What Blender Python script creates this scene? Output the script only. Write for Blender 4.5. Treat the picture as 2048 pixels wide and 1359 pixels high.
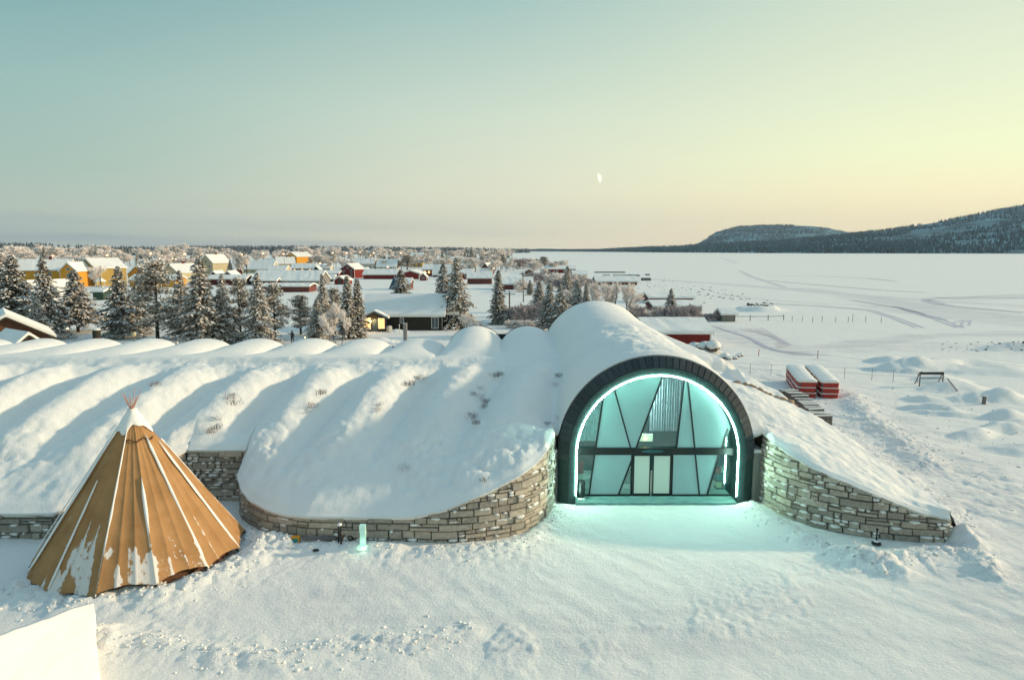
import bpy, bmesh, math, random
import numpy as np
from mathutils import Vector, Matrix

# ------------------------------------------------------------ clear
for o in list(bpy.data.objects): bpy.data.objects.remove(o)
SC = bpy.context.scene
COL = SC.collection
R = math.radians

# ------------------------------------------------------------ camera
F, CX, CY, H, PITCH = 1365.0, 1024.0, 679.5, 12.5, R(7.5)
cam = bpy.data.cameras.new('camera'); cam.lens = 24.0; cam.sensor_width = 36.0
cam.clip_start = 0.1; cam.clip_end = 40000
camo = bpy.data.objects.new('camera', cam); COL.objects.link(camo)
camo.location = (0, 0, H); camo.rotation_euler = (R(90) - PITCH, 0, 0)
SC.camera = camo
SC.render.resolution_x = 1024; SC.render.resolution_y = 679

def P(px, py, z=0.0):
    """world point at height z seen at that place of the 2048x1359 photograph"""
    d = PITCH + math.atan((py - CY) / F)
    y = (H - z) / math.tan(d)
    dep = y * math.cos(PITCH) + (H - z) * math.sin(PITCH)
    return ((px - CX) / F * dep, y, z)
def PZ(py, y):
    return H - y * math.tan(PITCH + math.atan((py - CY) / F))
def PX(px, y, z):
    return (px - CX) / F * (y * math.cos(PITCH) + (H - z) * math.sin(PITCH))

# ------------------------------------------------------------ world, sun, exposure
SUN_EL, SUN_AZ, GLOW_AZ = R(15.5), R(79), R(66)       # azimuth measured from +Y towards +X
SV = SC.view_settings
SV.view_transform = 'Standard'; SV.look = 'None'; SV.exposure = 0.0; SV.gamma = 1.0
SC.use_nodes = False

def lin(r, g, b):
    f = lambda c: (c/255)/12.92 if c/255 <= .04045 else ((c/255+.055)/1.055)**2.4
    return (f(r), f(g), f(b), 1.0)

W = bpy.data.worlds.new('World'); SC.world = W; W.use_nodes = True
wn = W.node_tree; wn.nodes.clear()
def N(t, typ, **kw):
    n = t.nodes.new(typ)
    for k, v in kw.items(): setattr(n, k, v)
    return n
def mathn(t, op, a, b=None, clamp=False):
    n = N(t, 'ShaderNodeMath', operation=op); n.use_clamp = clamp
    for i, v in enumerate((a, b)):
        if v is None: continue
        if isinstance(v, (int, float)): n.inputs[i].default_value = v
        else: t.links.new(v, n.inputs[i])
    return n.outputs[0]
def ramp(t, fac, stops, interp='LINEAR'):
    n = N(t, 'ShaderNodeValToRGB'); cr = n.color_ramp; cr.interpolation = interp
    while len(cr.elements) > 1: cr.elements.remove(cr.elements[-1])
    cr.elements[0].position = stops[0][0]; cr.elements[0].color = stops[0][1]
    for p, c in stops[1:]:
        e = cr.elements.new(p); e.color = c
    if fac is not None: t.links.new(fac, n.inputs[0])
    return n.outputs[0]
def mixc(t, fac, a, b, mode='MIX'):
    n = N(t, 'ShaderNodeMix', data_type='RGBA', blend_type=mode)
    for i, v in ((0, fac), (6, a), (7, b)):
        if isinstance(v, (int, float, tuple)): n.inputs[i].default_value = v
        else: t.links.new(v, n.inputs[i])
    return n.outputs[2]
def maprange(t, v, a, b, c=0.0, d=1.0):
    n = N(t, 'ShaderNodeMapRange'); n.interpolation_type = 'SMOOTHSTEP'
    t.links.new(v, n.inputs[0])
    for i, q in enumerate((a, b, c, d)): n.inputs[i+1].default_value = q
    return n.outputs[0]
tc = N(wn, 'ShaderNodeTexCoord'); sp = N(wn, 'ShaderNodeSeparateXYZ')
wn.links.new(tc.outputs['Generated'], sp.inputs[0])
X, Y, Z = sp.outputs
hl = mathn(wn, 'SQRT', mathn(wn, 'ADD', mathn(wn, 'MULTIPLY', X, X), mathn(wn, 'ADD', mathn(wn, 'MULTIPLY', Y, Y), 1e-6)))
cosaz = mathn(wn, 'DIVIDE', mathn(wn, 'ADD', mathn(wn, 'MULTIPLY', X, math.sin(GLOW_AZ)), mathn(wn, 'MULTIPLY', Y, math.cos(GLOW_AZ))), hl)
el = mathn(wn, 'MULTIPLY', Z, 2.5, True)          # 0..0.4 in sine -> 0..1
# low stratus streaks near the horizon
mp = N(wn, 'ShaderNodeMapping'); mp.inputs['Scale'].default_value = (2.0, 2.0, 38.0)
wn.links.new(tc.outputs['Generated'], mp.inputs[0])
cn = N(wn, 'ShaderNodeTexNoise'); cn.inputs['Scale'].default_value = 1.6; cn.inputs['Detail'].default_value = 4
wn.links.new(mp.outputs[0], cn.inputs['Vector'])
rl = ramp(wn, el, [(0, lin(176,184,174)), (.04, lin(160,172,166)), (.12, lin(174,184,170)), (.25, lin(155,180,168)), (.5, lin(142,176,170)), (.8, lin(110,156,158)), (1, lin(92,146,154))])
rc = ramp(wn, el, [(0, lin(228,216,190)), (.06, lin(220,212,186)), (.2, lin(222,219,192)), (.45, lin(203,214,193)), (.8, lin(160,189,182)), (1, lin(150,182,178))])
rr = ramp(wn, el, [(0, lin(252,222,182)), (.08, lin(252,228,180)), (.18, lin(250,236,186)), (.30, lin(240,242,192)), (.46, lin(226,232,194)), (.8, lin(202,214,192)), (1, lin(198,212,188))])
g1 = mixc(wn, maprange(wn, cosaz, -.30, .50), rl, rc)
g2 = mixc(wn, maprange(wn, cosaz, .34, .92), g1, rr)
streak = mathn(wn, 'MULTIPLY', maprange(wn, cn.outputs['Fac'], .42, .68), maprange(wn, Z, .060, .006))
streak = mathn(wn, 'MULTIPLY', streak, maprange(wn, cosaz, (.55), -.1, .0, .85))
g3 = mixc(wn, streak, g2, lin(142,150,158))
# overhead and behind the camera the dusk sky stays blue-green
up = maprange(wn, Z, .35, .9)
g4 = mixc(wn, up, g3, lin(150,182,206))
sky = N(wn, 'ShaderNodeTexSky', sky_type='NISHITA'); sky.sun_disc = False
sky.sun_elevation = SUN_EL; sky.sun_rotation = SUN_AZ
bg = N(wn, 'ShaderNodeBackground'); bg.inputs[1].default_value = 1.10
wo = N(wn, 'ShaderNodeOutputWorld')
wn.links.new(g4, bg.inputs[0])
bg2 = N(wn, 'ShaderNodeBackground'); bg2.inputs[1].default_value = 0.012
wn.links.new(sky.outputs[0], bg2.inputs[0])
ad = N(wn, 'ShaderNodeAddShader'); wn.links.new(bg.outputs[0], ad.inputs[0]); wn.links.new(bg2.outputs[0], ad.inputs[1])
wn.links.new(ad.outputs[0], wo.inputs[0])

sl = bpy.data.lights.new('sun', 'SUN'); sl.energy = 4.3; sl.angle = R(2.5); sl.color = (1.0, .80, .53)
so = bpy.data.objects.new('sun', sl); COL.objects.link(so)
sd = Vector((math.cos(SUN_EL)*math.sin(SUN_AZ), math.cos(SUN_EL)*math.cos(SUN_AZ), math.sin(SUN_EL)))
so.rotation_euler = sd.to_track_quat('Z', 'Y').to_euler(); so.location = (60, 30, 40)

# ------------------------------------------------------------ noise (numpy)
def _hash(ix, iy, s):
    n = (ix.astype(np.int64)*374761393 + iy.astype(np.int64)*668265263 + s*982451653) & 0xffffffff
    n = ((n ^ (n >> 13)) * 1274126177) & 0xffffffff
    n = n ^ (n >> 16)
    return (n & 0xffffff) / float(0xffffff)
def vnoise(x, y, s=0):
    ix = np.floor(x); iy = np.floor(y); fx = x-ix; fy = y-iy
    fx = fx*fx*fx*(fx*(fx*6-15)+10); fy = fy*fy*fy*(fy*(fy*6-15)+10)
    a = _hash(ix, iy, s); b = _hash(ix+1, iy, s); c = _hash(ix, iy+1, s); d = _hash(ix+1, iy+1, s)
    return (a*(1-fx)+b*fx)*(1-fy) + (c*(1-fx)+d*fx)*fy
def fbm(x, y, o=4, s=0):
    t = 0; a = .5
    for i in range(o):
        t = t + a*(vnoise(x, y, s+i)-.5)*2; a *= .5
        x, y = x*1.93+y*.41+3.1, y*1.93-x*.41+7.7
    return t
def billow(x, y, s=0):           # rounded lumps with sharp creases
    t = 0; a = .6
    for i in range(3):
        t = t + a*(1-np.abs(vnoise(x, y, s+i)-.5)*2)**2*-1 + a; a *= .5
        x, y = x*2.03+y*.3, y*2.03-x*.3
    return t
def worley(x, y, s=0):           # rounded clods
    ix = np.floor(x); iy = np.floor(y); best = np.full(np.shape(x), 9.0)
    for dx in (-1, 0, 1):
        for dy in (-1, 0, 1):
            cx = ix+dx; cy = iy+dy
            px = cx+_hash(cx, cy, s); py = cy+_hash(cx, cy, s+7)
            best = np.minimum(best, (px-x)**2+(py-y)**2)
    return np.clip(1-best*1.6, 0, 1)**.6
def smooth(t): t = np.clip(t, 0, 1); return t*t*(3-2*t)
def smax(a, b, k):
    h = np.clip(.5+.5*(a-b)/k, 0, 1); return b*(1-h)+a*h+k*h*(1-h)
def polydist(x, y, pts):
    d = np.full(np.shape(x), 1e9); h = np.zeros(np.shape(x)); L = 0
    for (x0, y0), (x1, y1) in zip(pts[:-1], pts[1:]):
        vx, vy = x1-x0, y1-y0; q = vx*vx+vy*vy+1e-9
        t = np.clip(((x-x0)*vx+(y-y0)*vy)/q, 0, 1)
        e = np.hypot(x-x0-t*vx, y-y0-t*vy)
        m = e < d; d = np.where(m, e, d); h = np.where(m, L+t*math.sqrt(q), h); L += math.sqrt(q)
    return d, h

# ------------------------------------------------------------ mesh helpers
MATS = {}
class MB:
    def __init__(s): s.v = []; s.f = []; s.m = []
    def add(s, vs, fs, mi=0):
        o = len(s.v); s.v += [tuple(v) for v in vs]; s.f += [tuple(i+o for i in f) for f in fs]; s.m += [mi]*len(fs)
    def box(s, x0, x1, y0, y1, z0, z1, mi=0):
        s.add([(x0,y0,z0),(x1,y0,z0),(x1,y1,z0),(x0,y1,z0),(x0,y0,z1),(x1,y0,z1),(x1,y1,z1),(x0,y1,z1)],
              [(0,3,2,1),(4,5,6,7),(0,1,5,4),(1,2,6,5),(2,3,7,6),(3,0,4,7)], mi)
    def bar(s, a, b, w, h=None, up=(0,0,1), mi=0):
        a = Vector(a); b = Vector(b); d = (b-a).normalized(); u = Vector(up)
        if abs(d.dot(u)) > .95: u = Vector((0,1,0))
        r = d.cross(u).normalized()*(w/2); u = r.cross(d).normalized()*((h or w)/2)
        vs = [a-r-u, a+r-u, a+r+u, a-r+u, b-r-u, b+r-u, b+r+u, b-r+u]
        s.add(vs, [(0,1,2,3),(7,6,5,4),(0,4,5,1),(1,5,6,2),(2,6,7,3),(3,7,4,0)], mi)
    def tube(s, pts, rad, n=8, mi=0, cap=True):
        pts = [Vector(p) for p in pts]; rs = rad if isinstance(rad, (list, tuple)) else [rad]*len(pts)
        vs = []; fs = []
        for i, p in enumerate(pts):
            d = (pts[min(i+1, len(pts)-1)]-pts[max(i-1, 0)]).normalized()
            u = Vector((0,0,1)) if abs(d.z) < .9 else Vector((0,1,0))
            a = d.cross(u).normalized(); b = a.cross(d).normalized()
            for k in range(n):
                t = 2*math.pi*k/n; vs.append(p+(a*math.cos(t)+b*math.sin(t))*rs[i])
        for i in range(len(pts)-1):
            for k in range(n):
                k2 = (k+1) % n; fs.append((i*n+k, i*n+k2, (i+1)*n+k2, (i+1)*n+k))
        if cap: fs.append(tuple(range(n-1, -1, -1))); fs.append(tuple((len(pts)-1)*n+k for k in range(n)))
        s.add(vs, fs, mi)
    def lathe(s, prof, c=(0,0,0), n=20, mi=0, jit=0):
        vs = []; fs = []
        for r, z in prof:
            for k in range(n):
                t = 2*math.pi*k/n; q = r*(1+random.uniform(-jit, jit))
                vs.append((c[0]+q*math.cos(t), c[1]+q*math.sin(t), c[2]+z+random.uniform(-jit, jit)*r*.4))
        for i in range(len(prof)-1):
            for k in range(n):
                k2 = (k+1) % n; fs.append((i*n+k, i*n+k2, (i+1)*n+k2, (i+1)*n+k))
        fs.append(tuple(range(n-1, -1, -1))); fs.append(tuple((len(prof)-1)*n+k for k in range(n)))
        s.add(vs, fs, mi)
    def build(s, name, mats, parent=None, smoothf=False):
        me = bpy.data.meshes.new(name); me.from_pydata(s.v, [], s.f)
        for m in (mats if isinstance(mats, (list, tuple)) else [mats]): me.materials.append(m)
        if any(s.m): me.polygons.foreach_set('material_index', s.m)
        if smoothf: me.polygons.foreach_set('use_smooth', [True]*len(s.f))
        me.update(); return link(name, me, parent)
def link(name, me, parent=None):
    o = bpy.data.objects.new(name, me); COL.objects.link(o)
    if parent is not None: o.parent = parent
    return o
def grid_obj(name, Xa, Ya, Za, mat, parent=None, attr=None):
    r, c = Xa.shape
    me = bpy.data.meshes.new(name)
    co = np.stack([Xa, Ya, Za], -1).reshape(-1, 3).astype(np.float32)
    idx = np.arange(r*c).reshape(r, c)
    q = np.stack([idx[:-1,:-1], idx[:-1,1:], idx[1:,1:], idx[1:,:-1]], -1).reshape(-1, 4)
    me.vertices.add(len(co)); me.vertices.foreach_set('co', co.ravel())
    me.loops.add(q.size); me.loops.foreach_set('vertex_index', q.ravel().astype(np.int32))
    me.polygons.add(len(q)); me.polygons.foreach_set('loop_start', np.arange(0, q.size, 4, dtype=np.int32))
    me.polygons.foreach_set('use_smooth', np.ones(len(q), dtype=bool))
    me.materials.append(mat)
    if attr:
        for k, a in attr.items():
            at = me.attributes.new(k, 'FLOAT', 'POINT'); at.data.foreach_set('value', a.ravel().astype(np.float32))
    me.update(); me.validate()
    return link(name, me, parent)
def raw_obj(name, V, Fq, mats, mi=None, parent=None, smoothf=False):
    """V (n,3), Fq (m,3 or 4)"""
    me = bpy.data.meshes.new(name); k = Fq.shape[1]
    me.vertices.add(len(V)); me.vertices.foreach_set('co', V.astype(np.float32).ravel())
    me.loops.add(Fq.size); me.loops.foreach_set('vertex_index', Fq.ravel().astype(np.int32))
    me.polygons.add(len(Fq)); me.polygons.foreach_set('loop_start', np.arange(0, Fq.size, k, dtype=np.int32))
    for m in (mats if isinstance(mats, (list, tuple)) else [mats]): me.materials.append(m)
    if mi is not None: me.polygons.foreach_set('material_index', mi.astype(np.int32))
    if smoothf: me.polygons.foreach_set('use_smooth', np.ones(len(Fq), dtype=bool))
    me.update(); me.validate(); return link(name, me, parent)
def tag(o, label, cat, group=None, kind=None):
    o['label'] = label
    if cat: o['category'] = cat
    if group: o['group'] = group
    if kind: o['kind'] = kind
    return o
def thing(name, label, cat, loc=(0,0,0), rz=0, group=None):
    o = bpy.data.objects.new(name, None); COL.objects.link(o); o.empty_display_size = .3
    o.location = loc; o.rotation_euler = (0, 0, rz); return tag(o, label, cat, group)
def struct(o, label, cat): return tag(o, label, cat, kind='structure')
def copy_thing(root, loc, rz=0, scale=None, label=None, group=None):
    r = root.copy(); COL.objects.link(r); r.location = loc; r.rotation_euler = (0, 0, rz)
    if scale is not None: r.scale = scale
    if label: r['label'] = label
    if group: r['group'] = group
    for ch in list(root.children):
        c = ch.copy(); COL.objects.link(c); c.parent = r
        for g in list(ch.children):
            d = g.copy(); COL.objects.link(d); d.parent = c
    return r

# ------------------------------------------------------------ materials
def mat(name, col=(.5,.5,.5), rough=.7, metal=0, noise=0, nscale=5, bump=0, bscale=20, emit=None, estr=0, island=0, coord='Object', spec=.5, stretch=None):
    m = bpy.data.materials.new(name); m.use_nodes = True; t = m.node_tree
    b = t.nodes['Principled BSDF']
    b.inputs['Roughness'].default_value = rough; b.inputs['Metallic'].default_value = metal
    b.inputs['Specular IOR Level'].default_value = spec
    c4 = (*col, 1.0); b.inputs['Base Color'].default_value = c4
    tcn = N(t, 'ShaderNodeTexCoord'); vec = tcn.outputs[coord]
    if stretch:
        mpp = N(t, 'ShaderNodeMapping'); mpp.inputs['Scale'].default_value = stretch; t.links.new(vec, mpp.inputs[0]); vec = mpp.outputs[0]
    out = None
    if noise:
        n = N(t, 'ShaderNodeTexNoise'); n.inputs['Scale'].default_value = nscale; n.inputs['Detail'].default_value = 5
        t.links.new(vec, n.inputs['Vector'])
        d = tuple(max(0, c*(1-noise)) for c in col)+(1,); l = tuple(min(1, c*(1+noise)) for c in col)+(1,)
        out = ramp(t, n.outputs['Fac'], [(.3, d), (.7, l)])
    if island:
        g = N(t, 'ShaderNodeNewGeometry')
        v = ramp(t, g.outputs['Random Per Island'], [(0, (1-island,)*3+(1,)), (1, (1+island*.6, 1+island*.5, 1+island*.4, 1))])
        out = mixc(t, 1.0, out if out is not None else c4, v, 'MULTIPLY')
    if out is not None: t.links.new(out, b.inputs['Base Color'])
    if bump:
        n2 = N(t, 'ShaderNodeTexNoise'); n2.inputs['Scale'].default_value = bscale; n2.inputs['Detail'].default_value = 6
        t.links.new(vec, n2.inputs['Vector'])
        bp = N(t, 'ShaderNodeBump'); bp.inputs['Strength'].default_value = bump; bp.inputs['Distance'].default_value = .05
        t.links.new(n2.outputs['Fac'], bp.inputs['Height']); t.links.new(bp.outputs[0], b.inputs['Normal'])
    if emit:
        b.inputs['Emission Color'].default_value = (*emit, 1); b.inputs['Emission Strength'].default_value = estr
    return m
def snow_mat(name, col=(.86,.83,.775), big=.35, fine=.5, track=False):
    m = bpy.data.materials.new(name); m.use_nodes = True; t = m.node_tree; b = t.nodes['Principled BSDF']
    b.inputs['Roughness'].default_value = .75; b.inputs['Specular IOR Level'].default_value = .25
    tcn = N(t, 'ShaderNodeTexCoord')
    def nz(sc, det, rough=.5):
        n = N(t, 'ShaderNodeTexNoise'); n.inputs['Scale'].default_value = sc; n.inputs['Detail'].default_value = det; n.inputs['Roughness'].default_value = rough
        t.links.new(tcn.outputs['Object'], n.inputs['Vector']); return n.outputs['Fac']
    n1 = nz(1.3, 6, .6); n2 = nz(9, 6, .7); n3 = nz(45, 3, .6)
    c = ramp(t, nz(.35, 5, .6), [(.3, (col[0]*.95, col[1]*.955, col[2]*.97, 1)), (.7, (*col, 1))])
    if track:
        at = N(t, 'ShaderNodeAttribute'); at.attribute_name = 'track'
        mp = N(t, 'ShaderNodeMapping'); mp.inputs['Rotation'].default_value = (0, 0, R(-38)); mp.inputs['Scale'].default_value = (.12, 1.6, 1)
        t.links.new(tcn.outputs['Object'], mp.inputs[0])
        nn = N(t, 'ShaderNodeTexNoise'); nn.inputs['Scale'].default_value = .55; nn.inputs['Detail'].default_value = 7; nn.inputs['Roughness'].default_value = .7
        t.links.new(mp.outputs[0], nn.inputs['Vector'])
        k = mathn(t, 'MULTIPLY', at.outputs['Fac'], maprange(t, nn.outputs['Fac'], .35, .62), True)
        c = mixc(t, k, c, (col[0]*.70, col[1]*.70, col[2]*.76, 1))
    t.links.new(c, b.inputs['Base Color'])
    h = mathn(t, 'ADD', mathn(t, 'MULTIPLY', n1, big), mathn(t, 'ADD', mathn(t, 'MULTIPLY', n2, .16*fine), mathn(t, 'MULTIPLY', n3, .05*fine)))
    bp = N(t, 'ShaderNodeBump'); bp.inputs['Strength'].default_value = .9; bp.inputs['Distance'].default_value = .25
    t.links.new(h, bp.inputs['Height']); t.links.new(bp.outputs[0], b.inputs['Normal'])
    return m
M = MATS
M['snow_ground'] = snow_mat('trampled_snow', big=.30, fine=1.3, track=True)
M['snow'] = snow_mat('drifted_snow', big=.20, fine=.7)
M['snow_cap'] = snow_mat('snow_cap', col=(.86,.83,.78), big=.1, fine=.3)
M['snow_roof'] = mat('snow_on_roof', (.84,.81,.76), .8, noise=.04, nscale=.4, spec=.2)
M['stone'] = mat('cut_stone', (.43,.375,.31), .9, noise=.2, nscale=6, bump=.8, bscale=14, island=.33)
M['mortar'] = mat('dark_joint', (.05,.052,.05), .95)
M['black_metal'] = mat('black_metal', (.008,.012,.013), .35, metal=.3, spec=.5)
M['arch'] = mat('dark_arch_metal', (.012,.034,.036), .5, noise=.2, nscale=3, spec=.4)
M['slab'] = mat('grey_slab', (.040,.052,.060), .85, noise=.35, nscale=18, island=.3, bump=.3, bscale=30)
M['led'] = mat('led_tube', (.8,1,.95), .3, emit=(.56,1.0,.80), estr=165)
M['frosted'] = mat('frosted_glass_glow', (.05,.12,.12), .35, noise=.25, nscale=.5, emit=(.26,.52,.50), estr=.46)  # glow of the lit interior put into the panes as emission
M['frosted_pale'] = mat('door_glass_glow', (.22,.30,.26), .35, noise=.06, nscale=.8, emit=(.34,.50,.42), estr=.5)  # same interior glow put into the door glass as emission
def glass():
    m = bpy.data.materials.new('clear_glass'); m.use_nodes = True; t = m.node_tree; t.nodes.clear()
    o = N(t, 'ShaderNodeOutputMaterial'); mx = N(t, 'ShaderNodeMixShader'); mx.inputs[0].default_value = .12
    a = N(t, 'ShaderNodeBsdfTransparent'); a.inputs[0].default_value = (.75,.9,.88,1)
    g = N(t, 'ShaderNodeBsdfGlossy'); g.inputs['Roughness'].default_value = .03; g.inputs[0].default_value = (.7,.85,.85,1)
    t.links.new(a.outputs[0], mx.inputs[1]); t.links.new(g.outputs[0], mx.inputs[2]); t.links.new(mx.outputs[0], o.inputs[0]); return m
M['glass'] = glass()
M['teal_wall'] = mat('dark_teal_wall', (.012,.075,.085), .7, noise=.2, nscale=2)
M['curtain'] = mat('grey_curtain', (.55,.53,.60), .8, noise=.2, nscale=3)
M['pale_wall'] = mat('pale_wall', (.5,.5,.47), .8)
M['floor_tile'] = mat('porch_slabs', (.16,.30,.28), .5, noise=.35, nscale=3, bump=.3, bscale=8, stretch=(.6,3,1))
M['warm_lamp'] = mat('warm_lamp', (1,.8,.5), .5, emit=(1,.55,.2), estr=9)
M['soft_lamp'] = mat('soft_lamp', (.9,.9,.7), .5, emit=(.75,.85,.6), estr=1.1)
M['window_lit'] = mat('lit_pane', (.9,.6,.25), .4, emit=(1,.62,.22), estr=1.3)
M['window_dark'] = mat('window_pane', (.05,.07,.09), .15, spec=.6)
M['white_paint'] = mat('white_paint', (.62,.60,.56), .7)
M['ice'] = mat('glowing_ice', (.55,.85,.75), .15, noise=.1, nscale=5, emit=(.45,.7,.58), estr=.10)
M['canvas'] = None
M['pole_wood'] = mat('peeled_pole', (.52,.30,.24), .8)
M['bark'] = mat('bark', (.055,.042,.036), .95, noise=.3, nscale=6, bump=.5, bscale=12)
M['needles'] = mat('spruce_needles', (.15,.137,.115), .9, island=.4, spec=.15)
M['needles_frost'] = mat('frosted_needles', (.44,.39,.34), .9, island=.3, spec=.15)
M['tree_snow'] = mat('snow_on_branches', (.82,.77,.71), .85, island=.2, spec=.15)
M['frost_twig'] = mat('hoar_frost_twigs', (.92,.84,.79), .9, island=.1, spec=.1)
M['frost_twig_dark'] = mat('frosted_dark_twigs', (.52,.46,.47), .9, island=.35, spec=.1)
M['dry_grass'] = mat('dry_stems', (.24,.20,.19), .9, island=.4)
M['crate_red'] = mat('red_plastic', (.34,.022,.012), .55, noise=.12, nscale=4)
M['crate_shade'] = mat('shaded_plastic', (.10,.10,.12), .6, noise=.15, nscale=4)  # grey that paints shade onto the left side of the red crates
M['old_wood'] = mat('weathered_wood', (.17,.15,.145), .9, noise=.3, nscale=8, stretch=(1,1,6))
M['rock'] = mat('brown_rock', (.13,.085,.06), .9, noise=.4, nscale=3, bump=.6, bscale=6)
M['dark_cloth'] = mat('dark_clothing', (.015,.017,.022), .8)
M['skin'] = mat('skin', (.4,.24,.18), .6)
M['rubber'] = mat('black_rubber', (.02,.02,.02), .6)
M['teal_screen'] = mat('teal_panel', (.0,.20,.20), .4)
def wallmat(name, col, dirn=(8, 8, .3)):
    return mat(name, col, .85, noise=.22, nscale=1.5, stretch=dirn, spec=.2)
M['w_red'] = wallmat('falu_red_boards', (.20,.028,.024))
M['w_dkred'] = wallmat('dark_red_boards', (.095,.022,.022))
M['w_yellow'] = wallmat('ochre_boards', (.62,.29,.035))
M['w_olive'] = wallmat('olive_boards', (.42,.28,.08))
M['w_cream'] = wallmat('cream_boards', (.52,.44,.28))
M['w_white'] = wallmat('white_boards', (.50,.47,.42))
M['w_blue'] = wallmat('dark_blue_boards', (.018,.024,.05))
M['w_brown'] = wallmat('brown_boards', (.13,.06,.035))
M['w_dark'] = wallmat('dark_stained_boards', (.040,.034,.026))
M['w_grey'] = wallmat('grey_boards', (.22,.21,.19))
M['w_green'] = wallmat('green_boards', (.05,.085,.06))
M['w_greyred'] = wallmat('faded_red_boards', (.16,.055,.045))
M['brick'] = mat('chimney_brick', (.12,.02,.015), .9)
M['dark_stone'] = mat('chimney_dark', (.03,.03,.03), .9)

# ------------------------------------------------------------ hotel outline
# front (wall top) curve A, left to right:  x, y, z of the snow edge;   matching ridge curve B
wl_far = [(-46, 28.6), (-30, 28.5), (-20.0, 28.5)]
wl_ang = [(-20.0, 28.5), (-16.2, 33.0)]
wl_rec = [(-16.2, 33.0), (-13.25, 33.1)]
def tongue_path():
    base = [(487,1012),(485,1030),(490,1040),(503,1049),(536,1066),(570,1074),(613,1081),(672,1083),(759,1085),(825,1086),(892,1088),(941,1085),(991,1078),(1041,1068),(1070,1055),(1091,1040),(1104,1018),(1108,1000)]
    top = [905+30, 965,982,999,1018,1028,1032,1033,1034,1033,1018,998,976,948,926,898,874,862]
    out = []
    for (bx, by), ty in zip(base, top):
        x, y, _ = P(bx, by); out.append((x, y, max(.9, PZ(ty, y))))
    out[0] = (-13.25, 33.1, 2.45); out[1] = (-13.1, 31.6, 1.75)
    return out
TP = tongue_path()
def right_path():
    base = [(1519,1001),(1543,1018),(1574,1034),(1623,1050),(1678,1063),(1733,1073),(1785,1078),(1843,1083),(1895,1086)]
    top = [863,884,908,936,960,983,1004,1025,1036]
    out = []
    for (bx, by), ty in zip(base, top):
        x, y, _ = P(bx, by); out.append((x, y, max(.9, PZ(ty, y))))
    return out
RP = right_path()
TCX0, TCX1 = 7.15, 6.35
RY, RZ = 41.7, 5.8       # ridge
def tunnel(x, y, grow=0.0):
    t = np.clip((y-32.6)/19.4, 0, 1)
    cx = TCX0+(TCX1-TCX0)*t
    s = smooth(t)
    rad = (4.90-1.0*s) + grow + .10*np.clip((y-33.4)/1.5, 0, 1)
    zc = 2.5+2.3*t**1.1
    sag = -.25*np.sin(np.pi*np.clip((y-33.5)/9, 0, 1))
    q = rad**2-(x-cx)**2
    inside = np.sqrt(np.maximum(q, 0))
    out = np.abs(x-cx)-rad
    return np.where(q > 0, zc+sag+inside, zc+sag-3.0*out)
def shoulder(x, y):
    k = np.clip((y-RY)/10.3, 0, 1)
    xe = 13.1-3.5*k; top = RZ+1.1*k
    o = np.maximum(0, x-xe)
    z = top-.75*o**2-.2*o
    z = z-.30*np.maximum(0, y-51)
    return np.where(x > 7, z, -5)
PITCHV = 4.06
VC = [-7.0-PITCHV*k for k in range(12)]
def roof_z(x, y):
    a = smooth((y-42.2)/6.5)
    k = np.clip(np.round((-7.0-x)/PITCHV), -1, 14)
    dx = x-(-7.0-PITCHV*k)
    t = np.clip(np.abs(dx)/(PITCHV/2), 0, 1)
    arch = np.sqrt(np.maximum(0, 1-(t*.985)**2))
    z = RZ+.06-(1.0)*a*(1-arch)
    z = np.where(x > -4.97, 4.7-1.5*np.maximum(0, x+4.97)**.5*a + (1-a)*1.1, z)
    z = np.where(x > 12.3, -3.0, z)
    for c in (-2.72, 1.18):
        q = 2.27**2-(x-c)**2
        b = 4.56+np.sqrt(np.maximum(q, 0))-2.5*np.maximum(0, np.abs(x-c)-2.27)
        b = b*smooth((y-40.8)/9)+(1-smooth((y-40.8)/9))*RZ-.02
        z = smax(z, np.where(np.abs(x-c) < 3.4, b, 0), .18)
    z = smax(z, tunnel(x, y), .35)
    z = smax(z, shoulder(x, y), .5)
    par = RZ+.02-8*np.maximum(0, y-42.1)
    z = np.where((x < 13.1), smax(z, par, .12), z)
    return z

# dense polylines
def dens(pts, n):
    pts = np.array(pts, float); s = np.r_[0, np.cumsum(np.linalg.norm(np.diff(pts[:, :2], axis=0), axis=1))]
    u = np.linspace(0, s[-1], n); return np.stack([np.interp(u, s, pts[:, k]) for k in range(pts.shape[1])], 1)
def smoothpoly(p, it=2, keep=()):
    p = p.copy()
    for _ in range(it):
        q = p.copy(); q[1:-1] = (p[:-2]+2*p[1:-1]+p[2:])/4; p = q
    return p
A = []; B = []
def seg(a, b, n):
    A.append(dens(a, n)); bb = dens(b, n); B.append(bb)
seg([(-46,28.6,1.1),(-20.0,28.5,1.12)], [(-46,RY,RZ),(-20.5,RY,RZ)], 200)
seg([(-20.0,28.5,1.12),(-16.2,33.0,2.62)], [(-20.5,RY,RZ),(-16.6,RY,RZ)], 60)
seg([(-16.2,33.0,2.62),(-13.25,33.1,2.62)], [(-16.6,RY,RZ),(-13.6,RY,RZ)], 40)
tp = smoothpoly(dens(TP, 260), 5)
A.append(tp)
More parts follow.
